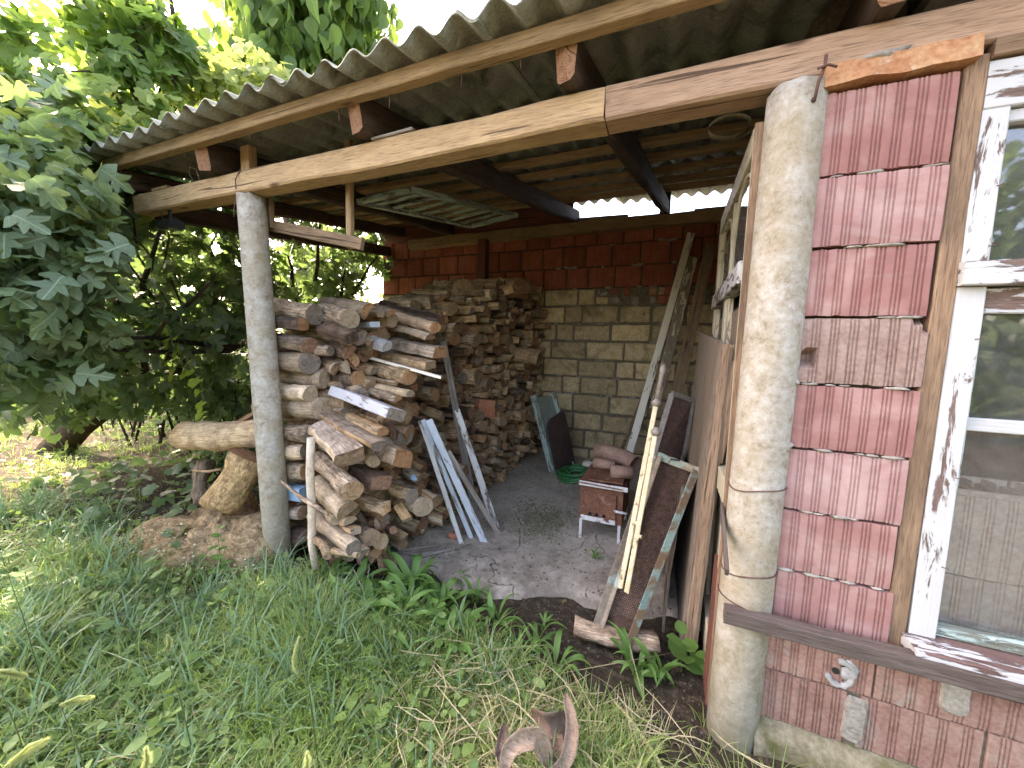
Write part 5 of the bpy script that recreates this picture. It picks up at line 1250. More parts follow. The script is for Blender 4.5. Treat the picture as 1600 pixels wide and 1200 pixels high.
# corrugated terracotta shards wedged in the stack and small bits
for (a, r_, lb) in [((770, 640), .06, 'ribbed terracotta shard wedged in the stack'), ((784, 655), .05, 'lower terracotta shard wedged in the stack')]:
    p = at(*a, Y=3.0); p.x = FX(3.0, .7)+.02
    o = put('terracotta_shard', ribbed('terracotta_shard', .16, .08, 'terracotta', r_*90, 4, .1, .004), Matrix.Translation(p) @ Matrix.Rotation(.9, 4, 'Z') @ Matrix.Rotation(.15, 4, 'Y')); tag(o, lb, 'shard')
o = lump('brick_piece', at(708, 838, Z=.035), .036, 'terracotta', None, n=7, sq=(1.1, .8, .8), amp=.7); tag(o, 'small orange brick piece on the floor by the leaning slats', 'brick piece')
o = lump('blue_chip', at(646, 747, Y=1.82), .022, 'bluepaint', None, n=6, sq=(1.1, .6, .9), amp=.8); tag(o, 'small bright blue painted chip in the foot of the pile', 'chip')
hand_log(at(898, 974, Z=.055), at(1027, 1000, Z=.055), .046, 'half', (B_, 'end_grey', 'greysplit'), 'grey half log lying under the bed frame on the soil', 1, .3)

# ================================================================ LEAVES
def leaf_outline(pts, cup=.12, fold=.18, curl=.2):
    """pts: half outline from base to tip (x along midrib, y half width). returns verts, tri faces"""
    V = []; T = []
    n = len(pts)
    mid = [(p[0], 0) for p in pts]
    def zf(x, y): return fold*abs(y)-curl*x*x*.5-cup*(y*y)*2
    for (x, y) in pts: V.append((x, 0.0, zf(x, 0)))
    for (x, y) in pts: V.append((x, y, zf(x, y)))
    for (x, y) in pts: V.append((x, -y, zf(x, y)))
    for i in range(n-1):
        T.append((i, i+1, n+i+1)); T.append((i, n+i+1, n+i)); T.append((i+1, i, 2*n+i)); T.append((i+1, 2*n+i, 2*n+i+1))
    return V, [T]
FIG = [(0, .0), (-.04, .16), (.05, .34), (.22, .52), (.30, .44), (.33, .22), (.45, .30), (.70, .52), (.74, .40), (.66, .16), (.80, .20), (.98, .14), (1.08, 0)]
def star_leaf(out, fold=.2, curl=.25, seed=1):
    """lobed leaf: fan of triangles from petiole point, outline listed for the +y half"""
    R_ = random.Random(seed); half = [(x*R_.uniform(.93, 1.07), y*R_.uniform(.9, 1.1)) for x, y in out]
    half[0] = out[0]; pts = half+[(x*R_.uniform(.93, 1.07), -y*R_.uniform(.9, 1.1)) for x, y in reversed(out[1:-1])]
    c = (.42, 0); V = [(c[0], 0, -.02)]; ph = R_.uniform(0, 6)
    def zf(x, y): return fold*abs(y)-curl*(x-.2)**2*.8-.28*y*y+.05*math.sin(6*x+ph)*math.cos(5*y+ph)
    for (x, y) in pts: V.append((x, y, zf(x, y)))
    n = len(pts); mids = []
    for (x, y) in pts: V.append(((x+c[0])/2, y*.5, zf((x+c[0])/2, y*.5)*.8))
    T = []; Q = []
    for i in range(n):
        j = (i+1) % n; Q.append((1+i, 1+j, 1+n+j, 1+n+i)); T.append((1+n+i, 1+n+j, 0))
    return V, [T, Q]
GRAPE = [(0.02, 0), (-.1, .22), (.02, .46), (.22, .42), (.34, .52), (.52, .50), (.60, .34), (.78, .34), (.86, .14), (1.0, 0)]
TALL = [(0, 0), (.08, .16), (.22, .30), (.42, .34), (.62, .27), (.82, .13), (1.05, 0)]
LFIG = [star_leaf(FIG, .22, .3, k) for k in range(4)]
LGRAPE = [star_leaf(GRAPE, .18, .2, 10+k) for k in range(3)]
LTALL = [leaf_outline(TALL, .1, .3, c) for c in (.3, .6, .15)]
def sample_clumps(clumps, n, g, shell=.55):
    wts = np.array([c[1][0]*c[1][1]*c[1][2] for c in clumps])**.7; wts = wts*np.array([c[2] if len(c) > 2 else 1 for c in clumps]); wts /= wts.sum()
    pick = g.choice(len(clumps), n, p=wts); d = g.normal(size=(n, 3)); d /= np.linalg.norm(d, axis=1, keepdims=True)
    rad = g.uniform(shell, 1.0, n)**.8
    C0 = np.array([c[0] for c in clumps])[pick]; S0 = np.array([c[1] for c in clumps])[pick]
    # uneven edge
    rad *= 1+.22*np.sin(d[:, 0]*5+pick)*np.cos(d[:, 1]*6+pick*2)
    return C0+d*S0*rad[:, None], d
CAMP = np.array([0, 0, CH])
def clear_of_shed(P):
    """no leaves inside the shed or in front of its opening"""
    ins = (P[:, 0] > -3.35-.12*(P[:, 1]-1.3)) & (P[:, 0] < 3) & (P[:, 1] > 1.1) & (P[:, 1] < 4.6) & (P[:, 2] < 3.05)
    near = (np.linalg.norm(P-CAMP, axis=1) < 1.5) | ((P[:, 0] > -2.2) & (P[:, 1] < 1.2))
    return ~(ins | near)
def crown(root, clumps, n, templ, mat, size, name='leaf', nparts=250, g=None, up=.7, label=None, shell=.5, droop=0.0):
    P, d = sample_clumps(clumps, n, g, shell); ok = clear_of_shed(P); P, d = P[ok], d[ok]; n = len(P)
    nr = d*.6+g.normal(size=(n, 3))*.62; nr[:, 2] += up*.9; 
    if droop: nr[:, 2] *= .25
    R = rot_from(nr, g.uniform(0, 2*np.pi, n) if not droop else g.uniform(0, 2*np.pi, n)); 
    if droop:   # tips hang down
        x = np.stack([.35*g.normal(size=n), .35*g.normal(size=n), -np.ones(n)], 1); x /= np.linalg.norm(x, axis=1, keepdims=True)
        nn = nr-x*(nr*x).sum(1, keepdims=True); nn /= np.linalg.norm(nn, axis=1, keepdims=True); R = np.stack([x, np.cross(nn, x), nn], 2)
    s = size*g.uniform(.6, 1.2, n); dist = np.linalg.norm(P-CAMP, axis=1)
    order = np.argsort(dist/s); near = order[:nparts]; rest = order[nparts:]
    mes = [mesh(name, [tuple(np.array(v)) for v in tv], [tuple(f) for grp in tf for f in grp], mat, smooth=True) for tv, tf in templ]
    for m_ in mes: m_.materials[0] = MT.get(mat+'_v', MT[mat])
    for q, i in enumerate(near):
        A = np.eye(4); A[:3, :3] = R[i]*s[i]; A[:3, 3] = P[i]; put(name, mes[q % len(mes)], Matrix(A.tolist()), root)
    Vs = []; Ts = []; Qs = []; off = 0
    for q in range(len(templ)):
        idx = rest[q::len(templ)]; V_, Fs_ = scatter_arrays(templ[q][0], templ[q][1], P[idx], R[idx], s[idx]); Vs.append(V_)
        for F_ in Fs_: (Ts if F_.shape[1] == 3 else Qs).append(F_+off)
        off += len(V_)
    FF_ = ([np.concatenate(Ts)] if Ts else [])+([np.concatenate(Qs)] if Qs else [])
    o = put('foliage', npmesh('foliage', np.concatenate(Vs), FF_, mat, True), None, root); o['kind'] = 'stuff'
    return P
def limbs(root, base, targets, r0, mat='treebark', g=None):
    for t in targets:
        a = Vector(base); b = Vector(t); pts = []; L = (b-a).length
        for k in range(8):
            q = k/7; p = a.lerp(b, q)+Vector((noise.noise(Vector((q*3, t[0], 1))), noise.noise(Vector((q*3, t[1], 2))), noise.noise(Vector((q*3, t[2], 3)))))*.18*L*math.sin(math.pi*q); pts.append(p)
        tube('branch', pts, [r0*(1-.8*k/7) for k in range(8)], mat, root, n=7, jit=.2)
g1 = np.random.default_rng(5)
def cl_(px, py, dist, r, wgt=1.0):
    d = _f+(px-800)/CF*CR-(py-600)/CF*CU; d = d.normalized(); p = Vector((0, 0, CH))+d*dist
    return (tuple(p), (r if isinstance(r, tuple) else (r, r, r)), wgt)
# 1. old fig tree, dark green, reaching over the ground on the left
fig = thing('fig_tree', 'big spreading fig tree with large dark lobed leaves left of the woodshed', 'tree', (-5.6, 2.3, 0))
tube('trunk', [(-6.6, 1.95, -.1), (-6.0, 2.0, .30), (-5.3, 2.15, .75), (-4.8, 2.4, 1.25), (-4.4, 2.6, 1.9), (-4.3, 2.8, 2.6)], [.15, .13, .11, .09, .07, .04], 'treebark', fig, n=14, jit=.25)
tube('trunk', [(-4.7, 3.9, -.1), (-4.6, 3.8, .6), (-4.4, 3.6, 1.2), (-4.3, 3.5, 2.2), (-4.4, 3.3, 3.0)], [.13, .12, .10, .08, .05], 'treebark', fig, n=14, jit=.25)
figc = [((-8.2, 3.5, 2.7), (1.4, 1.1, .6), .8), ((-7.0, 3.0, 2.6), (.9, .8, .5), .8), cl_(60, 470, 3.3, (.55, .5, .42)), cl_(170, 420, 3.2, (.5, .5, .45)), cl_(60, 330, 3.3, (.6, .5, .5)), cl_(250, 360, 3.6, (.55, .5, .5)), cl_(260, 500, 3.3, (.42, .4, .35)), cl_(330, 440, 3.5, (.45, .4, .45)),  # leading far-left clumps are added, largely out of view, to shade ground behind
        cl_(330, 540, 3.7, (.35, .4, .3)), cl_(130, 530, 3.4, (.45, .4, .28)), cl_(20, 560, 3.4, (.4, .4, .3)), cl_(450, 400, 4.4, (.5, .5, .45)), cl_(540, 420, 5.0, (.5, .5, .5)), cl_(500, 350, 4.6, (.5, .5, .4)), cl_(590, 400, 5.4, (.45, .5, .5), .7),
        cl_(150, 250, 3.8, (.6, .6, .5)), cl_(300, 300, 4.0, (.6, .6, .45)), cl_(-60, 400, 3.3, (.6, .6, .7)), cl_(-90, 260, 3.8, (.6, .7, .5)), cl_(40, 230, 4.0, (.5, .5, .35)), cl_(380, 470, 4.2, (.5, .4, .35)), cl_(440, 470, 4.6, (.5, .5, .3), .7), cl_(250, 480, 4.3, (.5, .5, .4)), cl_(320, 380, 4.4, (.6, .5, .5)), cl_(180, 510, 4.0, (.45, .4, .3)), cl_(370, 540, 4.5, (.4, .4, .35)), cl_(90, 560, 4.2, (.5, .4, .3)), cl_(240, 590, 4.8, (.8, .5, .3), 1), cl_(120, 600, 5.2, (.9, .6, .35), 1), cl_(340, 600, 5.0, (.6, .5, .35), 1), cl_(0, 590, 5.0, (.9, .7, .35), .8), cl_(380, 620, 5.0, (.4, .4, .3), 1), cl_(560, 380, 6.0, (.7, .6, .5), .8), cl_(480, 440, 5.6, (.8, .6, .5), .8)]
crown(fig, figc, 10500, LFIG, 'fig', .13, nparts=290, g=g1, shell=.35)
limbs(fig, (-5.3, 2.15, .75), [c[0] for c in figc[:9]], .045)
limbs(fig, (-4.4, 3.6, 1.3), [c[0] for c in figc[9:15]], .045)
# 2. vine over the top left
vine = thing('grape_vine', 'sunlit yellow green vine climbing over the fig tree beside the roof edge', 'vine', (-4.6, 2.8, 0))
vc = [cl_(230, 290, 3.7, (.5, .4, .35)), cl_(120, 220, 4.1, (.55, .5, .25)), cl_(340, 230, 4.2, (.5, .4, .3)), cl_(60, 240, 3.9, (.5, .4, .35)), cl_(260, 215, 4.4, (.5, .45, .24)), cl_(400, 150, 4.8, (.5, .5, .3)), cl_(-10, 150, 4.4, (.4, .4, .22)), cl_(210, 370, 3.3, (.3, .3, .3)), cl_(130, 330, 3.3, (.35, .3, .28)), cl_(-80, 160, 4.4, (.5, .5, .3)), cl_(60, 330, 3.4, (.35, .3, .33)), cl_(20, 260, 3.5, (.35, .3, .33)), cl_(160, 290, 3.4, (.35, .3, .25)), cl_(250, 330, 3.3, (.3, .3, .2)), cl_(330, 170, 5.0, (.6, .5, .25), .6)]
crown(vine, vc, 4800, LGRAPE, 'vine', .09, nparts=280, g=g1, shell=.35, up=.5)
limbs(vine, (-4.9, 2.6, 1.2), [c[0] for c in vc], .016)
# hanging bright shoots
hs_ = thing('vine_shoot', 'bright lime vine shoot hanging under the fig tree left of the slim column', 'vine shoot', tuple(at(275, 500, Y=1.6)))
def shoot(root, pts, n, size, g):
    P = [Vector(p) for p in pts]; tube('stem', P, [.004]*len(P), 'stem', root, n=5)
    mes = [mesh('leaf', [tuple(v) for v in tv], [tuple(f) for grp in tf for f in grp], 'vinelit' if 'vinelit' in MT else 'vine', smooth=True) for tv, tf in LGRAPE]
    for k in range(n):
        t = (k+.5)/n*(len(P)-1); i = int(t); p = P[i].lerp(P[min(i+1, len(P)-1)], t-i)
        nr = np.array([[g.normal()*.4, -1.0+g.normal()*.3, .7+g.normal()*.3]]); R = rot_from(nr, np.array([g.uniform(3.5, 5.9)])); A = np.eye(4); A[:3, :3] = R[0]*size*g.uniform(.6, 1.15); A[:3, 3] = np.array(p)+g.normal(size=3)*.02
        put('leaf', mes[k % 3], Matrix(A.tolist()), root)
MT['vinelit'] = leafmat('lit_vine_leaf', (.25, .36, .05), (.36, .48, .07), (.46, .56, .10), .5, (.45, .65, .06))  # brighter copy of the vine leaf, with sunlight put into its colour
shoot(hs_, [at(225, 495, Y=1.62), at(262, 512, Y=1.6), at(272, 545, Y=1.6), at(268, 580, Y=1.6)], 20, .075, g1)
h2 = thing('vine_shoot', 'second lime vine shoot hanging lower beside the long bleached log', 'vine shoot', tuple(at(315, 600, Y=1.6)))
shoot(h2, [at(292, 570, Y=1.62), at(312, 590, Y=1.62), at(318, 622, Y=1.62), at(314, 655, Y=1.62)], 11, .08, g1)
h3 = thing('vine_shoot', 'long pale shoot with one lime leaf drooping at the far left', 'vine shoot', tuple(at(60, 640, Y=1.2)))
shoot(h3, [at(30, 600, Y=1.25), at(62, 645, Y=1.2), at(85, 675, Y=1.2), at(100, 700, Y=1.2)], 9, .085, g1)
# 3. taller tree behind the roof edge
tt = thing('tall_tree', 'taller light green tree with hanging pointed leaves behind the roof edge', 'tree', (-4.6, 5.6, 0))
tube('trunk', [(-4.6, 5.6, -.1), (-4.5, 5.5, 1.5), (-4.4, 5.3, 3.2), (-4.2, 5.2, 4.6)], [.14, .12, .09, .05], 'treebark', tt, n=12, jit=.2)
tc = [cl_(480, 60, 5.8, (.7, .7, .6)), cl_(540, 20, 6.0, (.6, .6, .6)), cl_(420, 10, 5.8, (.45, .5, .55)), cl_(420, 110, 5.6, (.6, .6, .4)), cl_(505, 110, 5.9, (.45, .5, .5)), cl_(470, -60, 6.2, (1.0, .8, .7)), cl_(350, 130, 5.5, (.45, .4, .3))]
crown(tt, tc, 3000, LTALL, 'tall', .18, nparts=280, g=g1, shell=.3, droop=1.0)
limbs(tt, (-4.4, 5.3, 3.2), [c[0] for c in tc], .035)
# 4. loose sprays against the sky
sp_ = thing('sapling', 'thin sapling with sparse leafy sprays against the sky at the upper left', 'tree', (-5.4, 3.4, 0))
sc_l = [cl_(240, 60, 4.6, (.22, .22, .38)), cl_(215, 140, 4.5, (.3, .3, .25)), cl_(195, 10, 4.7, (.22, .2, .22)), cl_(130, 20, 4.6, (.26, .2, .14)), cl_(10, 60, 4.2, (.22, .2, .3)), cl_(290, 100, 4.8, (.25, .25, .3)), cl_(170, 90, 4.5, (.26, .2, .18))]
crown(sp_, sc_l, 460, LFIG[:2], 'tall', .15, nparts=120, g=g1, shell=.2, up=.5)
tube('trunk', [(-5.4, 3.4, -.1), (-5.2, 3.3, 1.5), tuple(cl_(260, 250, 4.4, 1)[0]), tuple(cl_(275, 60, 4.7, 1)[0]), tuple(cl_(262, -40, 4.9, 1)[0])], [.06, .05, .03, .02, .01], 'treebark', sp_, n=9)
limbs(sp_, cl_(262, 200, 4.4, 1)[0], [c[0] for c in sc_l], .012)
# 5. brushwood under the canopy: shrub stems
br = thing('brushwood', 'tangle of thin dark shrub stems under the fig tree behind the long log', 'shrub', (-4.2, 3.0, 0))
r6 = random.Random(9)
for k in range(46):
    b = at(r6.uniform(150, 400), 660, Y=r6.uniform(2.4, 3.4)); b.z = 0; t = b+Vector((r6.uniform(-.7, .7), r6.uniform(-.3, .4), r6.uniform(.6, 1.7))); m_ = b.lerp(t, .5)+Vector((r6.uniform(-.15, .15), r6.uniform(-.1, .1), .1))
    tube('stem', [b, m_, t], [.012*r6.uniform(.5, 1.6), .008, .004], 'treebark', br, n=5)
P_b, d_b = sample_clumps([((-5.0, 3.4, .4), (1.2, .6, .55)), ((-6.6, 3.6, .35), (1.4, .6, .5)), ((-8.6, 3.2, .35), (1.2, .7, .5)), ((-4.0, 2.5, .16), (.7, .35, .22)), ((-4.0, 3.8, .5), (.6, .6, .6)), ((-4.3, 2.9, .55), (.7, .5, .5)), ((-3.6, 3.0, .5), (.4, .5, .4)), ((-5.4, 3.0, .4), (.7, .6, .35))], 11000, g1, .1)
def scatter(name, P, templ, mat, s, g, up=1.0, parent=None, label=None, spin=None):
    n = len(P); nr = g.normal(size=(n, 3))*.55; nr[:, 2] += up; R = rot_from(nr, g.uniform(0, 6.28, n) if spin is None else spin)
    Vs, Ts, Qs, off = [], [], [], 0
    for q in range(len(templ)):
        V_, Fs_ = scatter_arrays(templ[q][0], templ[q][1], P[q::len(templ)], R[q::len(templ)], s[q::len(templ)]); Vs.append(V_)
        for F_ in Fs_: (Ts if F_.shape[1] == 3 else Qs).append(F_+off)
        off += len(V_)
    o = put(name, npmesh(name, np.concatenate(Vs), ([np.concatenate(Ts)] if Ts else [])+([np.concatenate(Qs)] if Qs else []), mat, True), None, parent)
    return tag(o, label, None, None, 'stuff')
SMALL = [leaf_outline([(0, 0), (.2, .22), (.5, .30), (.8, .2), (1, 0)], .1, .2, .3)]
scatter('small_foliage', P_b, SMALL, 'fig', g1.uniform(.045, .095, len(P_b)), g1, .6, br)
# 6. far greenery and back hedge
def hedge(name, label, cl, n, size, mat, nparts=0, templ=None):
    o_ = thing(name, label, 'hedge' if 'hedge' in name else 'shrub', (cl[0][0][0], cl[0][0][1], 0)); P, d = sample_clumps(cl, n, g1, .4); P = P[P[:, 2] > -.1]
    scatter('foliage', P, templ or SMALL, mat, size*g1.uniform(.6, 1.3, len(P)), g1, .7, o_); return o_
hedge('far_hedge', 'sunlit yellowish hedge beyond the fence behind the fig tree', [((-10-.9*i, 5+i*.2, 1.0), (1.4, 1.2, 1.3)) for i in range(3)]+[((-9+1.5*i, 8.5+i*.3, 1.3), (1.4, 1.0, 1.7)) for i in range(7)]+[((-11.5, 2.5, 1.4), (1.5, 2.0, 1.9)), ((-12, -1, 1.6), (1.5, 2.4, 2.0))], 15000, .16, 'far')
hedge('garden_hedge', 'dense garden hedge across the yard behind the viewer', [((-9+2.2*i, -8.5+.5*math.sin(i*2), .8), (1.7, 1.0, 1.3+.3*math.sin(i*3))) for i in range(12)]+[((8.5, -4, 2.2), (2, 2, 2.6)), ((5, -5.2, 2.4), (1.8, 1.4, 2.6))], 9000, .34, 'fig')

# chain link fence behind
fn = thing('chain_link_fence', 'rusty chain link fence running behind the fig tree', 'fence', (-5.5, 5.2, 0))
fa, fb_ = Vector((-12, 4.2, 0)), Vector((-3.9, 5.4, 0))
for k in range(5):
    p = fa.lerp(fb_, k/4); tube('fence_post', [p+Vector((0, 0, -.1)), p+Vector((0, 0, 1.65))], .024, 'steel', fn, n=8)
wiremesh('wire_mesh', fa+Vector((0, 0, .05)), fb_+Vector((0, 0, .05)), fb_+Vector((0, 0, 1.55)), fa+Vector((0, 0, 1.55)), .085, .0032, fn, 'steel')

# ================================================================ GRASS AND WEEDS
g2 = np.random.default_rng(77)
def blades(name, P, h, wd, bend, mat, g, seg=4, label=None, parent=None, lie=None):
    """P (n,2); each blade a bent tapering strip"""
    nt_ = max(1, len(P)//22); cen = P[g.integers(0, len(P), nt_)]; w_i = g.integers(0, nt_, len(P)); tuft = g.random(len(P)) < .72
    off = g.normal(size=P.shape)*.022; P = np.where(tuft[:, None], cen[w_i]+off, P)
    n = len(P); az = np.where(tuft, np.arctan2(off[:, 1], off[:, 0])+g.normal(size=n)*.6, g.uniform(0, 2*np.pi, n)); z0 = gz(P[:, 0], P[:, 1])-.004
    dx, dy = np.cos(az), np.sin(az); sx, sy = -dy, dx
    b = bend*g.uniform(.3, 1.5, n); L = h*g.uniform(.45, 1.2, n)*(1+.35*np.sin(P[:, 0]*4.1+1)*np.cos(P[:, 1]*6.3)); rows = []
    tw = g.uniform(-.8, .8, n)
    for k in range(seg+1):
        t = k/seg; ang = b*t; # arc
        r = L*np.where(b > .05, np.sin(np.clip(ang, 0, 3))/np.maximum(b, .05), t)*.9
        hz = L*np.where(b > .05, (1-np.cos(ang))/np.maximum(b, .05), 0)
        cx, cy, cz = P[:, 0]+dx*hz, P[:, 1]+dy*hz, z0+r
        ww = wd*(1-t**1.7)*.5*(.7+.6*t) if k < seg else wd*.0
        ca, sa = np.cos(tw*t), np.sin(tw*t)
        wx, wy = (sx*ca+dx*sa)*ww, (sy*ca+dy*sa)*ww
        if k < seg: rows.append(np.stack([cx-wx, cy-wy, cz], 1)); rows.append(np.stack([cx+wx, cy+wy, cz], 1))
        else: rows.append(np.stack([cx, cy, cz], 1))
    m_ = 2*seg+1; V = np.stack(rows, 1).reshape(-1, 3); base = (np.arange(n)*m_)[:, None]
    Q = np.concatenate([base+np.array([[2*k, 2*k+1, 2*k+3, 2*k+2]]) for k in range(seg-1)]); T = base+np.array([[2*seg-2, 2*seg-1, 2*seg]])
    o = put(name, npmesh(name, V, [Q, T], mat, True), None, parent); return tag(o, label, None, None, 'stuff')
def dens(x, y):
    """0..1 grass cover"""
    n = .5+.5*np.sin(x*3.1+1)*np.cos(y*2.7+.4); n2 = .5+.5*np.sin(x*7.3+y*5.1)
    d = np.clip((1.50-y)/.30, 0, 1)                                         # open ground before the shed
    d = np.where(x > -.95, np.clip((1.32-y+.14*n2)/.2, 0, 1), d)              # bare soil strip before the bed frame
    d = np.where((x > .0) & (y > .95), d*.15, d)
    left = np.where(x < -2.7, np.clip((1.35+.5*(-2.7-x)*.35-y)/.5, 0, 1), 0)
    d = np.where(x < -2.7, np.maximum(left, .10*n), d)
    d = np.where((x < -4.6) & (y > 1.0), .35*n+.1, d)
    d = np.where((x < -2.0) & (x > -3.4) & (y > 1.02), d*.25, d)
    inside = (x > -3.3) & (x < .3) & (y > 1.55); d = np.where(inside, 0, d)
    d = np.where((x > .24) & (y > 1.34), 0, d)
    d = d*(1-.75*np.exp(-((x+.98)/.42)**2-((y-1.40)/.17)**2))
    return d*(.55+.45*n)
def spots(n, x0, x1, y0, y1, g, f=dens, p=1.0):
    P = np.stack([g.uniform(x0, x1, n), g.uniform(y0, y1, n)], 1); return P[g.random(n) < f(P[:, 0], P[:, 1])**p]
rightish = lambda x, y: dens(x, y)*np.clip((x+1.0)/.6, 0, 1)
leftish = lambda x, y: dens(x, y)*np.clip(1-(x+1.2)/.9, .12, 1)
grs = thing('grass', 'fresh and dry grass covering the ground in front of the woodshed', 'grass', (-1.5, .8, 0)); grs['kind'] = 'stuff'
blades('fine_grass', spots(56000, -3.2, .9, .25, 1.6, g2, leftish), .20, .0058, 2.0, 'grass', g2, parent=grs)
blades('fine_grass', spots(44000, -1.4, 1.2, .25, 1.5, g2), .17, .0045, 2.1, 'grass', g2, parent=grs)
blades('fine_grass', spots(75000, -9, -2.9, -.4, 7, g2), .16, .007, 1.8, 'grass', g2, parent=grs)
blades('broad_grass', spots(8000, -4.5, -.2, .3, 1.5, g2, leftish), .26, .010, 1.7, 'bluegrass', g2, 6, parent=grs)
blades('broad_grass', spots(420, -1.0, .6, .3, 1.3, g2), .16, .007, 1.8, 'bluegrass', g2, 6, parent=grs)
blades('dry_grass', spots(7000, -1.4, 1.1, .25, 1.36, g2, lambda x, y: rightish(x, y)*.9+.07*(y < 1.5)*(x < .22)), .17, .0038, 3.0, 'straw', g2, 5, parent=grs)
blades('dry_grass', spots(7000, -5, .3, .25, 2.2, g2, lambda x, y: dens(x, y)*.5+.05*(x < -2.6)), .14, .003, 2.4, 'straw', g2, 5, parent=grs)
def lying(name, P, Lr, wd, zr, mat, g, parent):
    n = len(P); az = g.uniform(0, 2*np.pi, n); L = g.uniform(*Lr, n); z = gz(P[:, 0], P[:, 1])+g.uniform(*zr, n); bend = g.normal(size=n)*.5; sl_ = g.normal(size=n)*.12; rows = []
    for k in range(5):
        t = k/4-.5; a = az+bend*t; cx, cy = P[:, 0]+np.cos(a)*L*t, P[:, 1]+np.sin(a)*L*t; cz = z+sl_*L*t-.15*L*t*t; w2 = wd*.5*(1-abs(t)*1.2)
        rows += [np.stack([cx+np.sin(a)*w2, cy-np.cos(a)*w2, cz], 1), np.stack([cx-np.sin(a)*w2, cy+np.cos(a)*w2, cz+.0012], 1)]
    V = np.stack(rows, 1).reshape(-1, 3); base = (np.arange(n)*10)[:, None]
    return tag(put(name, npmesh(name, V, np.concatenate([base+np.array([[2*k, 2*k+1, 2*k+3, 2*k+2]]) for k in range(4)]), mat, True), None, parent), None, None, None, 'stuff')
lying('lying_straw', spots(6500, -1.5, 1.1, .25, 1.40, g2, lambda x, y: rightish(x, y)*.9+.05*(y < 1.45)*(x < .22)), (.08, .32), .0036, (.01, .10), 'straw', g2, grs)
lying('lying_straw', spots(9000, -5, -.8, .25, 1.8, g2, lambda x, y: dens(x, y)*.35), (.06, .22), .003, (.01, .09), 'straw', g2, grs)
# small broad-leaved cover
def cover(name, n, box_, mat, s, f, hmax, templ=SMALL, up=1.0, parent=None):
    P2 = spots(n, *box_, g2, f); z = gz(P2[:, 0], P2[:, 1])+g2.uniform(.005, hmax, len(P2))+np.where((P2[:, 1] > 1.95) & (P2[:, 0] > -2.6), .055, 0); P = np.column_stack([P2, z])
    return scatter(name, P, templ, mat, s*g2.uniform(.5, 1.3, len(P)), g2, up, parent)
ROUND = [leaf_outline([(0, 0), (.08, .25), (.35, .42), (.7, .36), (.95, .12), (1, 0)], .15, .25, .2)]
cover('ground_cover', 14000, (-3.4, .6, .25, 1.55), 'clover', .026, leftish, .10, ROUND, parent=grs)
cover('ground_cover', 5200, (-3.2, .5, .3, 1.5), 'clover', .055, leftish, .12, parent=grs)
cover('ground_cover', 9000, (-7.5, -2.9, -.2, 3.6), 'clover', .034, lambda x, y: np.clip(dens(x, y)+.10, 0, 1), .13, ROUND, parent=grs)
cover('ground_cover', 1500, (-5.0, -2.6, 1.2, 3.2), 'fig', .09, lambda x, y: .35+0*x, .15, LGRAPE, parent=grs)
cover('leaf_litter', 1300, (-5.5, .3, 1.0, 4.0), 'litter', .022, lambda x, y: np.where((x > -3.2) & (y > 1.9), .12, .6), .014, SMALL+LGRAPE[:1], 1.6, parent=grs)
cover('feathery_weed', 9000, (-1.35, -.55, .55, 1.05), 'feather', .022, lambda x, y: np.exp(-(((x+.98)/.24)**2+((y-.80)/.16)**2)), .24, [leaf_outline([(0, 0), (.4, .07), (1, 0)], 0, 0, .1)], .6, parent=grs)
cover('moss_patch', 16000, (-1.3, -.5, 2.2, 3.2), 'moss', .022, lambda x, y: np.exp(-(((x+.83)/.2)**2+((y-2.62)/.27)**2))*.9, .022, [leaf_outline([(0, 0), (.4, .07), (1, 0)], 0, 0, .1)], .4, parent=grs)
# tiny flowered weeds
cover('tiny_flowers', 2600, (-3.9, -1.5, .8, 1.45), 'flower', .010, lambda x, y: np.exp(-(((x+2.75)/.5)**2+((y-1.18)/.16)**2))+.25*np.exp(-(((x+1.85)/.25)**2+((y-1.36)/.06)**2)), .22, ROUND, 1.5, parent=grs)
# soil crumbs, chips and pebbles
PB = [([(.5, 0, 0), (-.5, 0, 0), (0, .4, 0), (0, -.4, 0), (0, 0, .3), (0, 0, -.2)], [[(0, 2, 4), (2, 1, 4), (1, 3, 4), (3, 0, 4), (2, 0, 5), (1, 2, 5), (3, 1, 5), (0, 3, 5)]])]
MT['crumb'] = mottled('soil_crumb', [(.05, .04, .03), (.10, .08, .06), (.20, .17, .14)], 30, .95, .3)
P2 = np.stack([g2.uniform(-2.4, .25, 5200), g2.uniform(1.15, 4.3, 5200)], 1); k_ = (P2[:, 1] < 2.0) | (g2.random(5200) < .35); k_ &= ~((P2[:, 0] < -1.5) & (P2[:, 1] > 1.6)); P2 = P2[k_]
o = scatter('soil_crumbs', np.column_stack([P2, np.where(P2[:, 1] > 1.85, .035, gz(P2[:, 0], P2[:, 1])+.004)]), PB, 'crumb', g2.uniform(.004, .018, len(P2))**1.0, g2, 1.0, None, 'loose soil crumbs and wood chips scattered on floor and soil')

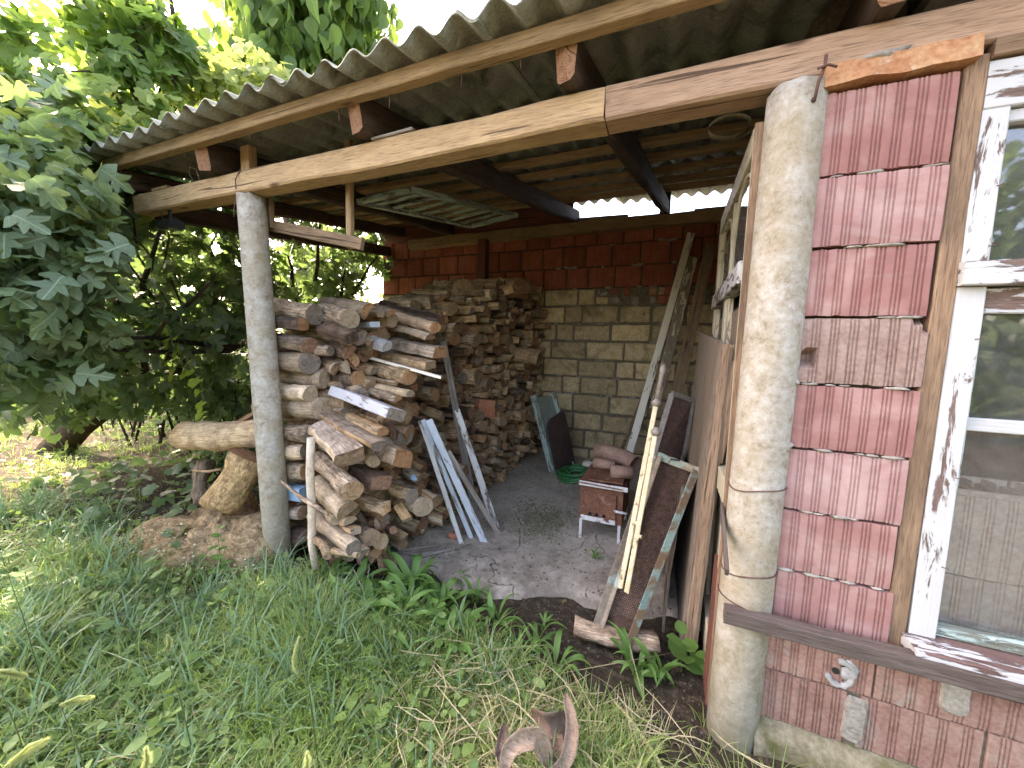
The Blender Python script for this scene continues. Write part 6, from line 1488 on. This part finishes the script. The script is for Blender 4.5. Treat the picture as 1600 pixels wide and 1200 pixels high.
# individual weeds with their leaves
LANCE = []
for cv in (.5, .9, 1.3):
    V = []; T = []; n = 8
    for i in range(n+1):
        t = i/n; wv = .058*(math.sin(math.pi*min(1, t*1.02)**.75)**.9)*(1 if i < n else 0)+.006; a = cv*t*1.4
        x = math.sin(a)/(cv*1.4) if False else t*math.cos(a*.5); z = .55*math.sin(t*2.2)*.8-cv*.35*t*t
        V += [(x, -wv, z+.02), (x, 0, z), (x, wv, z+.02)]
    for i in range(n):
        for j in (0, 1): a = i*3+j; T.append((a, a+3, a+4, a+1))
    LANCE.append((V, [T]))
LM = [mesh('leaf', v, [tuple(f) for f in t[0]], 'weed', smooth=True) for v, t in LANCE]
RM = [mesh('leaf', [tuple(v) for v in t[0]], [tuple(f) for f in t[1][0]], 'weed', smooth=True) for t in ROUND]
def rosette(px, py, R_, n, label, mat=None, lift=1.0, rs=1.0, name='broadleaf_weed', group='leafy weeds in front of the woodshed'):
    p = at(px, py, Z=.0); p.z = float(gz(p.x, p.y)) if p.y < 1.85 else .03; t = thing(name, label, 'weed', p, group); r_ = random.Random(px*7+py)
    for k in range(n):
        a = k*2.399+r_.uniform(-.3, .3); s = R_*r_.uniform(.65, 1.15); m_ = Matrix.Translation(p+Vector((r_.uniform(-.02, .02), r_.uniform(-.02, .02), 0))) @ Matrix.Rotation(a, 4, 'Z') @ Matrix.Rotation(r_.uniform(-.55, .1)*lift, 4, 'Y') @ Matrix.Rotation(r_.uniform(-.4, .4), 4, 'X') @ Matrix.Diagonal((s, s*rs*r_.uniform(.8, 1.3), s, 1))
        put('leaf', LM[k % 3], m_, t)
    return t
ros = [(560, 925, .16, 13, 'dark green rosette weed nearest the foot of the birch stick'), (598, 940, .20, 16, 'dense rosette of long leaves below the stacked firewood'), (645, 925, .22, 18, 'largest rosette weed in front of the floor edge'),
       (690, 950, .20, 16, 'long leaved rosette right of the largest one'), (620, 985, .20, 16, 'arching rosette weed in the middle of the grass edge'), (668, 985, .17, 13, 'low rosette weed below the largest one'), (720, 990, .15, 11, 'small rosette weed at the edge of the bare soil'),
       (745, 940, .12, 9, 'little rosette touching the cracked floor edge'), (775, 975, .13, 10, 'rosette weed on the bare soil beside the floor corner'), (692, 822, .14, 11, 'dandelion like rosette growing by the foot of the leaning slats'),
       (838, 1010, .14, 9, 'upright leaved weed alone on the bare soil'), (800, 1030, .12, 9, 'low weed left of the upright one on bare soil'), (870, 1050, .15, 10, 'pale weed just above the curled dead leaf'),
       (995, 1045, .16, 11, 'rosette weed below the corner of the bed frame'), (1030, 1045, .13, 9, 'small rosette weed right of the bed frame corner'), (930, 880, .08, 7, 'tiny weed on the cracked floor before the stove'),
       (850, 975, .08, 7, 'sprig like weed beside the grey half log'), (540, 965, .18, 12, 'rosette weed half hidden in grass at the left of the patch'), (720, 905, .10, 8, 'tuft in the crack at the edge of the floor'), (580, 975, .2, 15, 'rosette weed left of the middle of the rosette patch'), (640, 960, .19, 15, 'crowded rosette weed in the very middle of the patch'), (600, 1020, .17, 13, 'rosette weed where the feathery weed begins'), (700, 1030, .16, 12, 'rosette weed at the lower right of the patch'), (740, 1040, .13, 9, 'small rosette among straw below the bare soil'), (520, 915, .15, 12, 'rosette weed just right of the birch stick foot')]
for r_ in ros: rosette(r_[0], r_[1], r_[2]*1.18, r_[3]+2, r_[4])
def leafy(px, py, h, n, s, label, base=None, mat='weed', Y=None):
    p = at(px, py, Z=0); p.z = float(gz(p.x, p.y)); t = thing('leafy_weed', label, 'weed', p, 'leafy weeds in front of the woodshed'); r_ = random.Random(px+py)
    top = p+Vector((r_.uniform(-.03, .03), r_.uniform(-.03, .03), h)); tube('stem', [p, p.lerp(top, .5)+Vector((.008, 0, 0)), top], [.003, .0025, .001], 'stem', t, n=5)
    for k in range(n):
        q = p.lerp(top, (k+1)/n*.98); a = k*2.4; ss = s*(1.1-.5*k/n)
        put('leaf', RM[0], Matrix.Translation(q) @ Matrix.Rotation(a, 4, 'Z') @ Matrix.Rotation(-.25+r_.uniform(-.3, .3), 4, 'Y') @ Matrix.Scale(ss, 4), t)
leafy(1072, 1038, .16, 7, .09, 'weed with big round leaves at the foot of the slab door'); leafy(1098, 1050, .10, 5, .08, 'second round leaved weed touching the thick column foot')
leafy(612, 905, .28, 22, .028, 'tall speckled flowering weed before the foot of the pile'); leafy(345, 905, .30, 12, .06, 'tall leafy weed standing before the root stump'); leafy(545, 900, .15, 10, .035, 'short leafy weed by the lowest logs')
leafy(55, 960, .22, 9, .09, 'bright leafed weed at the left edge of the grass'); leafy(15, 910, .2, 8, .085, 'bright leafed weed farthest left in the grass'); leafy(640, 760, .12, 6, .04, 'seedling sprouting between the logs low on the right') if False else None
leafy(690, 1000, .16, 10, .06, 'yellow green leafy weed in the rosette patch'); leafy(745, 1005, .14, 9, .055, 'leafy weed at the right end of the rosette patch'); leafy(450, 1030, .12, 8, .07, 'wide leafed weed in the middle grass'); leafy(400, 1060, .10, 8, .07, 'low wide leafed weed in the middle grass'); leafy(330, 1060, .12, 8, .065, 'wide leafed weed left of the middle grass')
# foxtail seed heads
for (px, py, d_, ln, tilt, lb) in [(395, 900, 1.75, .085, (.5, 0, -.8), 'pale foxtail head leaning before the slim column'), (470, 1022, 1.35, .10, (.05, 0, -1), 'long upright foxtail head in the middle grass'), (118, 1098, 1.45, .07, (1, 0, .15), 'foxtail head bent sideways in the lower left grass'),
                                   (12, 1055, 1.6, .07, (1, 0, -.3), 'foxtail head cut by the left edge of the photo'), (22, 880, 2.1, .07, (.9, 0, .6), 'foxtail head farthest back at the left'), (218, 1190, 1.2, .06, (.2, 0, 1), 'foxtail head at the bottom left edge'), (40, 1180, 1.3, .09, (1, 0, .6), 'drooping foxtail head in the bottom left corner'),
                                   (470, 1195, 1.15, .06, (.2, 0, 1), 'foxtail head at the bottom of the middle grass'), (258, 1005, 1.6, .05, (.1, 0, 1), 'slender foxtail head left of the middle grass')]:
    d = _f+(px-800)/CF*CR-(py-600)/CF*CU; d.normalize(); p = Vector((0, 0, CH))+d*d_; ax = (CR*tilt[0]+Vector((0, 0, -1))*(-tilt[2])).normalized()
    t = thing('foxtail_grass', lb, 'grass head', (p.x, p.y, float(gz(p.x, p.y))), 'foxtail grass heads'); p0 = p-ax*ln*.5
    gp = Vector((p.x-.1*ax.x, p.y+.06, float(gz(p.x, p.y)))); tube('stem', [gp, gp.lerp(p0, .6)+Vector((0, 0, .04)), p0], [.0018, .0015, .001], 'stem', t, n=4)
    V = []; F = []; r_ = random.Random(px); o_b = ax.orthogonal().normalized()
    for k in range(900):
        q = r_.random(); c = p0+ax*ln*q+(o_b*math.sin(q*2.6)*ln*.16)+Vector((0, 0, -.012*math.sin(q*3))); a = r_.uniform(0, 6.283); o1 = ax.orthogonal().normalized(); o2 = ax.cross(o1); dd = (o1*math.cos(a)+o2*math.sin(a)+ax*.45).normalized(); sd_ = dd.cross(ax).normalized()*.0005; b0 = len(V); l_ = .0105*(1 if .08 < q < .85 else .6)*r_.uniform(.7, 1.1)
        V += [c-sd_, c+sd_, c+dd*l_]; F.append((b0, b0+1, b0+2))
    hd = put('seed_head', mesh('seed_head', V, F, 'fox'), None, t)
    tube('spike_core', [p0, p0+ax*ln*.5+o_b*.96*ln*.16, p0+ax*ln*.95+o_b*.62*ln*.16], [.0025, .003, .001], 'fox', t, n=6)
# long arching blades near the lens
for (a, b, c_, w_) in [((560, 930), (528, 960), (545, 1010), .012), ((600, 1080), (560, 1000), (547, 965), .010), ((130, 1170), (60, 1150), (0, 1160), .012), ((290, 1200), (288, 1150), (291, 1095), .010), ((105, 1000), (180, 1020), (230, 1045), .008), ((330, 1075), (350, 1040), (372, 1010), .010)]:
    P = [at(*a, Z=.02), at(*b, Z=.14), at(*c_, Z=.20 if c_[1] < 1100 else .1)]; V = []; F = []
    for k in range(9):
        t = k/8; p = P[0]*(1-t)**2+P[1]*2*t*(1-t)+P[2]*t*t; sv_ = CR*w_*.5*(1-t**2)+Vector((0, 0, .001)); V += [p-sv_, p+sv_]
    F = [(2*k, 2*k+1, 2*k+3, 2*k+2) for k in range(8)]
    put('broad_blade', mesh('broad_blade', V, F, 'bluegrass', smooth=True), None, grs)['kind'] = 'stuff'
# curled dead leaf and dry stalk in front
dl = thing('dead_leaf', 'large curled dried brown leaf lying in the straw at the bottom centre', 'dead leaf', at(840, 1150, Z=0))
def curlstrip(pts, wid, name, mat, parent, curl=.6, n=22):
    P = [Vector(p) for p in pts]; V = []; F = []; m_ = 7
    def cr_(t):
        s = t*(len(P)-1); i = min(int(s), len(P)-2); u = s-i; p0 = P[max(i-1, 0)]; p1 = P[i]; p2 = P[i+1]; p3 = P[min(i+2, len(P)-1)]
        return .5*((2*p1)+(p2-p0)*u+(2*p0-5*p1+4*p2-p3)*u*u+(3*p1-p0-3*p2+p3)*u*u*u)
    for k in range(n+1):
        t = k/n; p = cr_(t); tg = (cr_(min(1, t+.01))-cr_(max(0, t-.01))).normalized(); sd_ = tg.cross(Vector((.3, -.8, .5))).normalized(); up_ = sd_.cross(tg)
        w_ = wid*math.sin(math.pi*(.08+.88*t))**.7
        for j in range(m_):
            v = (j/(m_-1)-.5)*2; V.append(p+sd_*w_*v+up_*(w_*curl*v*v+.006*noise.noise(Vector((t*9, v*3, wid*90)))))
    F = [(k*m_+j, k*m_+j+1, (k+1)*m_+j+1, (k+1)*m_+j) for k in range(n) for j in range(m_-1)]
    o = put(name, mesh(name, V, F, mat, smooth=True), None, parent); md = o.modifiers.new('t', 'SOLIDIFY'); md.thickness = .0012; return o
MT['deadpale'] = wood('dry_curled_leaf', [(.13, .085, .055), (.27, .195, .135), (.40, .315, .235)], 12, 4, .5, knots=False, stainamt=.4, stain=(.16, .08, .06))
curlstrip([at(785, 1215, Z=.10), at(800, 1165, Z=.16), at(838, 1150, Z=.18), at(852, 1180, Z=.12), at(858, 1205, Z=.08)], .026, 'curled_leaf', 'deadpale', dl)
curlstrip([at(848, 1222, Z=.10), at(884, 1185, Z=.13), at(893, 1132, Z=.17), at(884, 1084, Z=.20)], .020, 'curled_leaf', 'deadpale', dl)
curlstrip([at(832, 1118, Z=.10), at(858, 1135, Z=.14), at(885, 1122, Z=.12)], .040, 'dark_leaf', 'deadleaf', dl)
curlstrip([at(868, 1205, Z=.08), at(872, 1175, Z=.12), at(868, 1150, Z=.12)], .028, 'dark_leaf', 'deadleaf', dl)
curlstrip([at(778, 1190, Z=.10), at(783, 1160, Z=.13), at(790, 1130, Z=.14)], .014, 'dark_leaf', 'deadleaf', dl)
MT['yellowstalk'] = mottled('yellow_dry_stalk', [(.40, .34, .15), (.52, .46, .24), (.6, .55, .33)], 20, .8, .3)
o = tube('dry_stalk', [at(955, 1090, Z=.03), at(985, 1125, Z=.035), at(1020, 1175, Z=.03), at(1040, 1210, Z=.03)], [.003, .006, .007, .007], 'yellowstalk', None, n=7, jit=.2); tag(o, 'thick yellow dry stalk lying in the straw at the bottom right of centre', 'stalk')
for k, (a, b) in enumerate([((640, 960), (900, 1048)), ((860, 1055), (1050, 1020)), ((968, 950), (1010, 1110)), ((560, 1150), (700, 1110))]):
    o = tube('straw_stalk', [at(*a, Z=.04), at((a[0]+b[0])/2, (a[1]+b[1])/2, Z=.07), at(*b, Z=.035)], [.0015, .002, .001], 'straw', None, n=4)
    tag(o, ['long thin straw running across the rosette weeds', 'thin straw lying just below the bed frame corner', 'thin straw leaning before the grey half log', 'thin straw in the lower middle grass'][k], 'straw')
